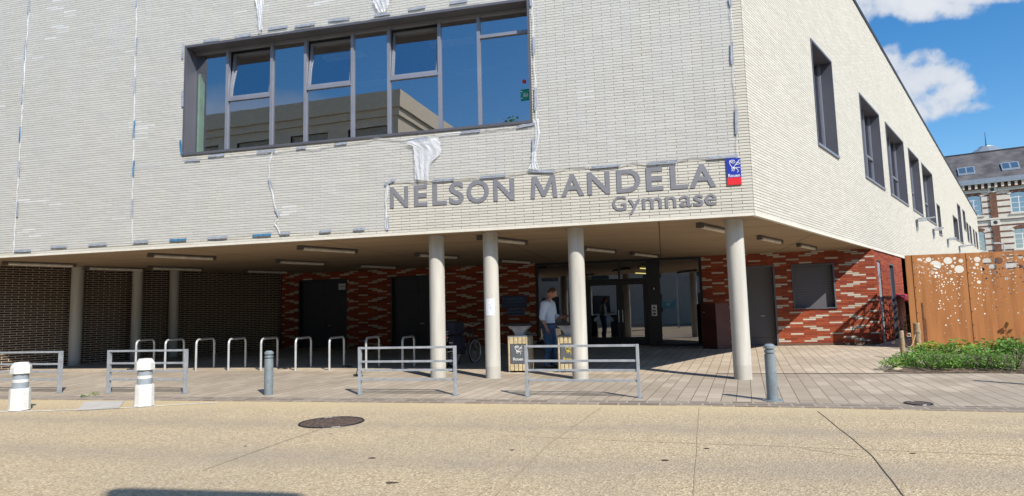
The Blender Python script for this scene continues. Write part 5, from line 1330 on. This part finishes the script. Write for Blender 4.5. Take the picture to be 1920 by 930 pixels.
# timber posts and rope
def tpost(P, r_, h, label):
    mb = MB(); mb.lathe([(r_, -.05), (r_*.97, h-.015), (r_*.8, h)], 18); o = mb.build('timber_post', 'post_wood', None, smooth=True); o.location = P; tag(o, label, 'post', 'round timber posts of the bed'); return o
TA = G(1694, 672); TBp = G(1724, 660)
TBp = Vector((11.35, 17.9, 0))*1.0; TBp = (ray(1722, 652)/ray(1722, 652).y)*17.7; TBp = Vector((TBp.x, TBp.y, .02))
tpost(TA, .055, .66, 'short round timber post at the left tip of the bed'); tpost(TBp, .085, .78, 'thicker timber post with rope in front of the fence edge')
def rope(a, b, sag, label, extra=None):
    pts = []
    for i in range(15):
        f = i/14; p = a*(1-f)+b*f; p = p - Vector((0, 0, sag*4*f*(1-f))); pts.append(p)
    mb = MB(); mb.tube([p-a for p in pts], .011, 6); 
    if extra: mb.tube([Vector((math.cos(k*.6)*.095, math.sin(k*.6)*.095, -.03+.004*k)) + (extra-a) for k in range(22)], .010, 6)
    o = mb.build('rope', 'rope', None, smooth=True); o.location = a; tag(o, label, 'rope')
rope(TA+Vector((.05, 0, .38)), TBp+Vector((-.05, 0, .48)), .22, 'hemp rope sagging between the two timber posts', TBp+Vector((0, 0, .5)))
ra = on_plane(1790, 688, FA+N1*1.5, FN); rb = on_plane(1925, 648, FA+N1*1.5, FN)
rope(ra, rb+(rb-ra)*.4, .05, 'slanting rope over the plants at the right edge of the bed')

# ------------------------------------------------------------------ wall lamps on the side facade
def wall_lamp(v, z, arm, label):
    t = thing('wall_lamp', label, 'lamp', f2(v, z, .02), 0, 'bracket lamps along the side facade')
    mb = MB(); mb.tube([f2(v, z-.5, .06), f2(v, z, .06)], .045, 8); mb.build('conduit', 'steel', t, world=True)
    mb = MB(); mb.tube([f2(v, z-.02, .05), f2(v, z+.03, arm)], .035, 8); mb.build('arm', 'steel', t, world=True)
    mb = MB(); mb.fbox(f2, v-.14, v+.14, z-.09, z+.06, .12, .42); mb.build('lamp_head', 'inox', t, world=True)
wall_lamp(20.7, 4.95, .75, 'bracket lamp under the fourth side window, nearest'); wall_lamp(26.3, 5.0, .5, 'second bracket lamp along the side facade'); wall_lamp(32.6, 4.95, .5, 'third bracket lamp along the side facade'); wall_lamp(39.4, 4.95, .95, 'farthest bracket lamp just above the steel fence')

# ------------------------------------------------------------------ old school building behind
hA = math.radians(57.4); HD = Vector((math.sin(hA), -math.cos(hA), 0)); HN = Vector((-HD.y, HD.x, 0))*-1
r0 = ray(1838, 560); HP = Vector((r0.x/r0.y*66, 66, 0))
if HN.dot(-HP) < 0: HN = -HN
def hs(s, z, d=0): return HP + HD*s + HN*d + Vector((0, 0, z))
def Hc(x, y, d=0): P = on_plane(x, y, hs(0, 0, d), HN); return ((P-HP).dot(HD), P.z)
old = thing('old_school', 'old cream and brown banded brick building with slate roof behind', 'building', (HP.x, HP.y, 0))
def OB(mb, name, mats, parent=None, **k): return mb.build(name, mats, parent or old, world=True, **k)
wL = Hc(1824, 366); wR = Hc(1909, 360)
pit = wR[0]-wL[0]; zt1 = Hc(1907, 359)[1]; zb1 = Hc(1907, 398)[1]; zt2 = Hc(1912, 428)[1]; zb2 = Hc(1912, 466)[1]
ww = pit*.36
wins = []
for k in range(-4, 6):
    for zt, zb_ in ((zt1, zb1), (zt2, zb2), (zt2-(zt1-zt2), zb2-(zt1-zt2))):
        c = wL[0]+pit*k; wins.append((c-ww/2, c+ww/2, zb_, zt))
SL0, SL1 = wL[0]-pit*4.5, wL[0]+pit*5.5
ZG = Hc(1858, 338)[1]; ZG0 = Hc(1850, 345)[1]
mb = MB(); sheet_holes(mb, hs, SL0, SL1, 0, ZG0, wins); OB(mb, 'wall', 'limestone')
mb = MB(); zz = .6
while zz < ZG0-.6:
    xs = [SL0]
    segs = [(SL0, SL1)]
    for w_ in wins:
        if w_[2]-.1 < zz < w_[3]+.1:
            ns = []
            for p, q in segs:
                if w_[1]+.05 <= p or w_[0]-.05 >= q: ns.append((p, q)); continue
                if w_[0]-.05 > p: ns.append((p, w_[0]-.05))
                if w_[1]+.05 < q: ns.append((w_[1]+.05, q))
            segs = ns
    for p, q in segs: mb.fbox(hs, p, q, zz-.075, zz+.075, 0, .02)
    zz += .64
OB(mb, 'brick_band', 'oldbrick')
p0 = (Hc(1856, 380)[0]+Hc(1869, 380)[0])/2
for k in range(-4, 6):
    c = p0+pit*k; mb = MB(); mb.fbox(hs, c-.30, c+.30, 0, zt1+.2, 0, .10); pil = OB(mb, 'pilaster', 'oldbrick')
    for zc in (zt1+.45, (zb1+zt2)/2-.05):
        mb = MB(); mb.fbox(hs, c-.38, c+.38, zc-.3, zc+.3, 0, .13); OB(mb, 'stone_block', 'limestone', pil)
        mb = MB(); mb.add([hs(c+math.cos(q*.5236)*.19, zc+math.sin(q*.5236)*.19, .135) for q in range(12)], [tuple(range(12))]); OB(mb, 'roundel', 'coping', pil)
mb = MB(); zc = (zb1+zt2)/2+.25; mb.fbox(hs, SL0, SL1, zc, zc+.18, 0, .16); mb.fbox(hs, SL0, SL1, ZG0-.85, ZG0-.7, 0, .12); OB(mb, 'string_course', 'limestone')
mb = MB(); s = SL0
while s < SL1: mb.fbox(hs, s, s+.22, ZG0-.45, ZG0, 0, .40); s += .55
OB(mb, 'corbel', 'limestone')
mb = MB(); mb.fbox(hs, SL0, SL1, ZG0-.5, ZG0-.02, 0, .05); OB(mb, 'frieze', 'oldbrick')
mb = MB(); mb.fbox(hs, SL0, SL1, ZG0, ZG0+.18, -.3, .55); mb.fbox(hs, SL0, SL1, ZG0+.18, ZG0+.55, -.3, .35); OB(mb, 'gutter', 'zinc')
RZ, RDp = 17.55, -4.5
mb = MB(); mb.quad(hs(SL0, ZG0+.5, .2), hs(SL1, ZG0+.5, .2), hs(SL1, RZ, RDp), hs(SL0, RZ, RDp)); mb.quad(hs(SL0, ZG0+.5, -9.2), hs(SL1, ZG0+.5, -9.2), hs(SL1, RZ, RDp), hs(SL0, RZ, RDp))
for s_ in (SL0, SL1): mb.add([hs(s_, 0, 0), hs(s_, ZG0+.5, .2), hs(s_, RZ, RDp), hs(s_, ZG0+.5, -9.2), hs(s_, 0, -9)], [(0, 1, 2, 3, 4)], 1)
mb.quad(hs(SL0, 0, -9), hs(SL1, 0, -9), hs(SL1, ZG0+.5, -9.2), hs(SL0, ZG0+.5, -9.2), 1)
OB(mb, 'roof', ['slate', 'limestone'])
mb = MB(); mb.fbox(hs, SL0, SL1, RZ-.05, RZ+.08, RDp-.12, RDp+.12); OB(mb, 'ridge', 'coping')
def roofpt(s, f, h=0):
    a = hs(s, ZG0+.5, .2); b = hs(s, RZ, RDp); return a+(b-a)*f + Vector((0, 0, h))
for px in (1814.5, 1901):
    s_ = Hc(px, 331)[0]
    for kk in ((-2, 0, 2) if px < 1850 else (2,)):
        pass
for k in range(-2, 4):
    s_ = Hc(1814.5, 331)[0]+pit*k; mb = MB()
    f0, f1_ = .20, .44; w = .75
    A_, B_, C_, D__ = roofpt(s_-w, f0, .05), roofpt(s_+w, f0, .05), roofpt(s_+w, f1_, .10), roofpt(s_-w, f1_, .10)
    up_ = Vector((0, 0, .12))
    mb.hexa([A_, B_, C_, D__, A_+up_, B_+up_, C_+up_, D__+up_]); rw = OB(mb, 'roof_window', 'zinc')
    for q in (-1, 1):
        mb = MB(); i0, i1 = (s_-w+.1, s_-.06) if q < 0 else (s_+.06, s_+w-.1)
        mb.quad(roofpt(i0, f0+.03, .19), roofpt(i1, f0+.03, .19), roofpt(i1, f1_-.03, .235), roofpt(i0, f1_-.03, .235)); OB(mb, 'pane', 'glass', rw)
for (a0, a1, b0, b1) in wins:
    if a1 < wL[0]-pit*1.6 or b1 < zb2-.5: 
        pass
    mb = MB(); w = .07; d = -.18; hz_ = b1-.55
    for q in ((a0, a0+w), (a1-w, a1), ((a0+a1)/2-w/2, (a0+a1)/2+w/2)): mb.fbox(hs, q[0], q[1], b0, b1-(.0), d-.05, d+.03)
    mb.fbox(hs, a0+w, (a0+a1)/2-w/2, b0, b0+w, d-.05, d+.03); mb.fbox(hs, (a0+a1)/2+w/2, a1-w, b0, b0+w, d-.05, d+.03)
    mb.fbox(hs, a0+w, (a0+a1)/2-w/2, hz_, hz_+w, d-.05, d+.03); mb.fbox(hs, (a0+a1)/2+w/2, a1-w, hz_, hz_+w, d-.05, d+.03)
    for f in (.33, .66): z_ = b0+(hz_-b0)*f; mb.fbox(hs, a0+w, a1-w, z_-.02, z_+.02, d-.02, d+.02)
    wn = OB(mb, 'window', 'white')
    mb = MB(); mb.quad(hs(a0, b0, d), hs(a1, b0, d), hs(a1, b1, d), hs(a0, b1, d)); OB(mb, 'pane', 'glass', wn)
    mb = MB(); mb.fbox(hs, a0-.15, a1+.15, b0-.16, b0, -.2, .12); OB(mb, 'sill', 'limestone', wn)
    mb = MB(); n = 10; c = (a0+a1)/2; R_ = (a1-a0)/2*1.02
    # segmental brick arch above the opening and the spandrels filling its corners
    def arc(f, rr_): x = -1+2*f; return hs(c+x*(R_+rr_*.8), b1-.28+(.28+rr_)*math.sqrt(max(0, 1-(x*.96)**2))*1.0, .05)
    for k in range(n): mb.add([arc(k/n, 0), arc((k+1)/n, 0), arc((k+1)/n, .34), arc(k/n, .34)], [(0, 1, 2, 3)], 0 if k in (0, n-1) else 1)
    for k in range(n):
        p, q = arc(k/n, 0), arc((k+1)/n, 0); mb.quad(p-HN*.01, q-HN*.01, Vector((q.x, q.y, b1+.02))-HN*.01, Vector((p.x, p.y, b1+.02))-HN*.01, 0)
    OB(mb, 'arch', ['limestone', 'oldbrick'], wn)
mb = MB(); mb.quad(hs(SL0, 0, -1), hs(SL1, 0, -1), hs(SL1, ZG0, -1), hs(SL0, ZG0, -1)); OB(mb, 'dark_interior', 'interior_dark')
# cupola with finial
cs_, cz_ = Hc(1849.5, 282); rC = ray(1850, 284)
cc = hs(Hc(1850, 300)[0], 0, -6.5); cc = CAM + ray(1850, 285)*((cc-CAM).length*1.03); 
mb = MB(); zb_ = 16.5; zt_ = cc.z
k_ = 2.0
mb.lathe([(2.0, zb_-.5), (2.0, zt_-.45), (1.75, zt_-.15), (1.25, zt_+.22), (.75, zt_+.52), (.70, zt_+.62), (.2, zt_+.7)], 12, (cc.x, cc.y, 0)); OB(mb, 'cupola', 'zinc')
mb = MB(); mb.tube([(cc.x, cc.y, zt_+.5), (cc.x, cc.y, zt_+1.0), (cc.x, cc.y, zt_+2.3)], [.10, .05, .02], 6); OB(mb, 'finial', 'coping')
# street lamp beyond the fence
lp = ray(1883, 470); LPp = Vector((lp.x/lp.y*45, 45, 0)); t = thing('street_lamp', 'slim grey street lamp in front of the old banded building', 'street lamp', LPp)
zl = on_plane(1883, 457, LPp, Vector((0, 1, 0))).z
mb = MB(); mb.tube([(0, 0, 0), (0, 0, zl)], [.07, .045], 8); mb.build('pole', 'steel', t); mb = MB(); mb.tube([(0, 0, zl-.02), (-.35, 0, zl+.05)], .03, 8); mb.box(-.75, -.3, -.1, .1, zl+.02, zl+.10); mb.build('lamp_head', 'steel', t)

# ------------------------------------------------------------------ across the street, seen only in the glass
def opp(name, label, A_, B_, depth, H_, m_, nwin, band=True, floors=3, w0=1.0, wd=.8, wm='op_glass'):
    A_, B_ = Vector(A_), Vector(B_); d = (B_-A_).normalized(); L_ = (B_-A_).length; n_ = Vector((d.y, -d.x, 0))
    if n_.dot(Vector((0, 12, 0))-A_) < 0: n_ = -n_
    def fr(s_, z, dd=0): return A_+d*s_+n_*dd+Vector((0, 0, z))
    t = thing(name, label, 'building', A_)
    ws = []
    fh = (H_-1.4)/floors
    for j in range(floors):
        for i in range(nwin):
            c = L_*(i+.5)/nwin; ws.append((c-wd, c+wd, w0+j*fh, w0+j*fh+1.6))
    mb = MB(); sheet_holes(mb, fr, 0, L_, -.1, H_, ws); mb.quad(fr(0, 0), fr(0, 0, -depth), fr(0, H_, -depth), fr(0, H_)); mb.quad(fr(L_, 0), fr(L_, 0, -depth), fr(L_, H_, -depth), fr(L_, H_)); mb.quad(fr(0, 0, -depth), fr(L_, 0, -depth), fr(L_, H_, -depth), fr(0, H_, -depth)); mb.build('wall', m_, t, world=True)
    mb = MB(); mb.fbox(fr, -.25, L_+.25, H_-.9, H_, -depth-.25, .25); mb.fbox(fr, -.12, L_+.12, H_-1.3, H_-.9, -depth-.12, .12); mb.build('roof', m_, t, world=True)
    for w in ws:
        mb = MB(); mb.quad(fr(w[0], w[2], -.15), fr(w[1], w[2], -.15), fr(w[1], w[3], -.15), fr(w[0], w[3], -.15)); mb.build('window', wm, t, world=True)
    return t, fr
opp('apartment_block', 'beige flat-roofed apartment block reflected in the strip window', (-13.6, -1.4, 0), (-38, 2.9, 0), 14, 13, 'op_beige', 7, w0=1.9, wd=1.15, wm=mat('beige shutter', (.40, .37, .30), .7))
opp('shop_row', 'pale low terrace across the street reflected in the entrance glass', (-46, -3, 0), (34, -21, 0), 8, 10.5, 'op_pale', 18, floors=3)
# tree across the street
def tree(P, h, cr_, label, seed):
    t = thing('street_tree', label, 'tree', P); rnd = random.Random(seed)
    mb = MB(); mb.tube([(0, 0, 0), (.1, 0, h*.3), (0, .1, h*.6), (0, 0, h*.85)], [.28, .2, .12, .05], 8)
    for k in range(7): a = rnd.uniform(0, 6.28); z_ = h*rnd.uniform(.35, .6); mb.tube([(0, 0, z_), (math.cos(a)*cr_*.7, math.sin(a)*cr_*.7, z_+h*.22)], [.1, .03], 6)
    mb.build('trunk', 'trunk', t); mb = MB()
    for k in range(60):
        a = rnd.uniform(0, 6.28); rr_ = cr_*math.sqrt(rnd.random())*.85; z_ = h*rnd.uniform(.42, .92); leaves(mb, (math.cos(a)*rr_*(1.2-z_/h), math.sin(a)*rr_*(1.2-z_/h), z_), cr_*.28, cr_*.35, 60, .28, rnd)
    mb.build('crown', 'leaf_dark', t)
V = on_plane(958, 221, Vector((0, 44, 0)), Vector((0, 1, 0))); dd = V.dot(-N1)-12.434; Rl = V+N1*2*dd
tree(Vector((Rl.x, Rl.y, 0)), Rl.z+.6, 2.6, 'street tree across the road, its tip reflected in the window', 3)
# unseen board added behind the viewpoint, shaped to cast the foreground shadow
sd_ = Vector((-.5, .866, 0)).normalized()
def shadow_src(x, y, hgt, el=math.radians(43)):
    P = G(x, y, 0); return P - sd_*(hgt/math.tan(el)) + Vector((0, 0, hgt))
t = thing('shadow_board', 'added unseen board on posts behind the viewpoint, casting the shadow at the bottom', 'sign', (shadow_src(330, 917, 7.2).xy[0], shadow_src(330, 917, 7.2).xy[1], 0))
a_, b_ = shadow_src(205, 914, 7.2), shadow_src(560, 924, 7.1); loc = t.location
ux_ = (b_-a_); ux_.normalize(); L_ = (b_-a_).length; mb = MB(); pts = []
for k in range(7): an = math.pi/2+math.pi/2*(6-k)/6; pts.append((.25+.25*math.cos(an), -.12+.12*math.sin(an)))
prof = [(-.03, -1.6), (-.03, -.14)] + [(.22-.25*math.cos(k*math.pi/12), -.12+.12*math.sin(k*math.pi/12)) for k in range(0, 7)] + [(L_-.2, .0), (L_, -.03), (L_+.02, -1.6)]
vs = [a_+ux_*x+Vector((0, 0, z)) for x, z in prof]; nrm = Vector((-ux_.y, ux_.x, 0))*.04; n = len(vs)
mb.add(vs+[v+nrm for v in vs], [tuple(range(n)), tuple(range(2*n-1, n-1, -1))]+[(i, (i+1) % n, n+(i+1) % n, n+i) for i in range(n)]); mb.build('board', 'plaque_navy', t, world=True)
mb = MB(); 
for f in (.2, .8): p = a_+ux_*L_*f-nrm*1.5; mb.tube([(p.x, p.y, -.05), (p.x, p.y, p.z-.3)], .05, 8)
mb.build('post', 'steel', t, world=True)

# ------------------------------------------------------------------ light
SUN_AZ, SUN_EL = math.radians(150), math.radians(43)
sd = bpy.data.lights.new('sun', 'SUN'); sd.energy = 5.0; sd.angle = math.radians(.53); sd.color = (1, .955, .88)
so = bpy.data.objects.new('sun', sd); COL.objects.link(so)
sv = Vector((math.sin(SUN_AZ)*math.cos(SUN_EL), math.cos(SUN_AZ)*math.cos(SUN_EL), math.sin(SUN_EL)))
so.rotation_euler = sv.to_track_quat('Z', 'Y').to_euler(); so.location = (10, -10, 30)
w = bpy.data.worlds.new('World'); S.world = w; w.use_nodes = True; nt = w.node_tree
bg = nt.nodes['Background']; sky = N(nt, 'ShaderNodeTexSky', sky_type='NISHITA', sun_disc=False)
sky.sun_elevation = SUN_EL; sky.sun_rotation = SUN_AZ; sky.air_density = 1.0; sky.dust_density = .4; sky.ozone_density = 2.0
tc = N(nt, 'ShaderNodeTexCoord'); vec = tc.outputs['Generated']
def dotv(v, c):
    d = N(nt, 'ShaderNodeVectorMath', operation='DOT_PRODUCT'); nt.links.new(v, d.inputs[0]); d.inputs[1].default_value = tuple(c); return d.outputs['Value']
nz = N(nt, 'ShaderNodeTexNoise'); nz.inputs['Scale'].default_value = 11; nz.inputs['Detail'].default_value = 7; nz.inputs['Roughness'].default_value = .58; nt.links.new(vec, nz.inputs['Vector'])
nz2 = N(nt, 'ShaderNodeTexNoise'); nz2.inputs['Scale'].default_value = 34; nz2.inputs['Detail'].default_value = 5; nt.links.new(vec, nz2.inputs['Vector'])
# clouds as soft lobes fixed on the sky sphere
lobes = [(1715, 150, 75, 48), (1770, 185, 62, 34), (1690, 210, 60, 30), (1730, 112, 40, 22), (1812, 200, 34, 15), (1660, 130, 40, 40), (1700, 14, 110, 22), (1640, -10, 120, 42), (1790, -6, 80, 16)]
cloud = None
for cx, cy, rx, ry in lobes:
    c = ray(cx, cy); ex = ray(cx+10, cy)-ray(cx-10, cy); ex.normalize(); ey = c.cross(ex).normalized()
    k = FPX/ math.sqrt((cx-960)**2+(cy-465)**2+FPX**2)   # angular shrink off-axis
    ax, ay = rx*1.2/FPX*k, ry*1.2/FPX*k
    a = mth(nt, 'DIVIDE', dotv(vec, ex), ax); b = mth(nt, 'DIVIDE', dotv(vec, ey), ay); f = mth(nt, 'MULTIPLY', mth(nt, 'SUBTRACT', 1, dotv(vec, c)), 1/(ax*ay)*0)
    off = c.dot(ex); a = mth(nt, 'SUBTRACT', a, off/ax)
    r2 = mth(nt, 'ADD', mth(nt, 'MULTIPLY', a, a), mth(nt, 'MULTIPLY', b, b))
    l = mth(nt, 'SUBTRACT', 1.0, r2); front = mth(nt, 'GREATER_THAN', dotv(vec, c), .5)
    l = mth(nt, 'MULTIPLY', mth(nt, 'MAXIMUM', l, -1), front); l = mth(nt, 'SUBTRACT', l, mth(nt, 'SUBTRACT', 1, front))
    cloud = l if cloud is None else mth(nt, 'MAXIMUM', cloud, l)
e = mth(nt, 'ADD', cloud, mth(nt, 'MULTIPLY', mth(nt, 'SUBTRACT', nz.outputs['Fac'], .5), 3.4)); e = mth(nt, 'ADD', e, mth(nt, 'MULTIPLY', mth(nt, 'SUBTRACT', nz2.outputs['Fac'], .5), 2.0))
mask = N(nt, 'ShaderNodeMapRange'); mask.interpolation_type = 'SMOOTHSTEP'; nt.links.new(e, mask.inputs[0]); mask.inputs[1].default_value = -.15; mask.inputs[2].default_value = .75; mask.inputs[3].default_value = 0; mask.inputs[4].default_value = .95
# low cumulus over the houses behind the viewpoint, visible in reflections
sx = N(nt, 'ShaderNodeSeparateXYZ'); nt.links.new(vec, sx.inputs[0])
nz3 = N(nt, 'ShaderNodeTexNoise'); nz3.inputs['Scale'].default_value = 5; nz3.inputs['Detail'].default_value = 6; nt.links.new(vec, nz3.inputs['Vector'])
lowb = mth(nt, 'MULTIPLY', mth(nt, 'LESS_THAN', sx.outputs[1], .0), mth(nt, 'SUBTRACT', 1, mth(nt, 'MULTIPLY', mth(nt, 'ABSOLUTE', mth(nt, 'SUBTRACT', sx.outputs[2], .27)), 7)))
mk2 = N(nt, 'ShaderNodeMapRange'); nt.links.new(mth(nt, 'MULTIPLY', mth(nt, 'MAXIMUM', lowb, 0), nz3.outputs['Fac']), mk2.inputs[0]); mk2.inputs[1].default_value = .38; mk2.inputs[2].default_value = .55
mm = mth(nt, 'MAXIMUM', mask.outputs[0], mth(nt, 'MULTIPLY', mk2.outputs[0], .5))
ccol = ramp(nt, mth(nt, 'ADD', mth(nt, 'MULTIPLY', e, .25), mth(nt, 'MULTIPLY', nz.outputs['Fac'], .6)), [(.2, (.62, .70, .82)), (.65, (.90, .93, .98))])
cs = N(nt, 'ShaderNodeVectorMath', operation='SCALE'); nt.links.new(ccol, cs.inputs[0]); cs.inputs['Scale'].default_value = 13.5
# deepen the blue as the phone camera does
hsv = N(nt, 'ShaderNodeHueSaturation'); hsv.inputs['Saturation'].default_value = 1.38; hsv.inputs['Value'].default_value = 2.5; nt.links.new(sky.outputs[0], hsv.inputs['Color'])
mx_ = N(nt, 'ShaderNodeMix', data_type='RGBA'); nt.links.new(mm, mx_.inputs[0]); nt.links.new(hsv.outputs[0], mx_.inputs[6]); nt.links.new(cs.outputs[0], mx_.inputs[7])
nt.links.new(mx_.outputs[2], bg.inputs[0]); bg.inputs[1].default_value = .06

vs_ = S.view_settings; vs_.view_transform = 'Standard'; vs_.look = 'None'; vs_.exposure = 0.15; vs_.gamma = 1; vs_.use_curve_mapping = False
S.cycles.max_bounces = 8; S.cycles.diffuse_bounces = 1; S.cycles.transparent_max_bounces = 12; S.cycles.use_denoising = True
S.cycles.sample_clamp_indirect = 6
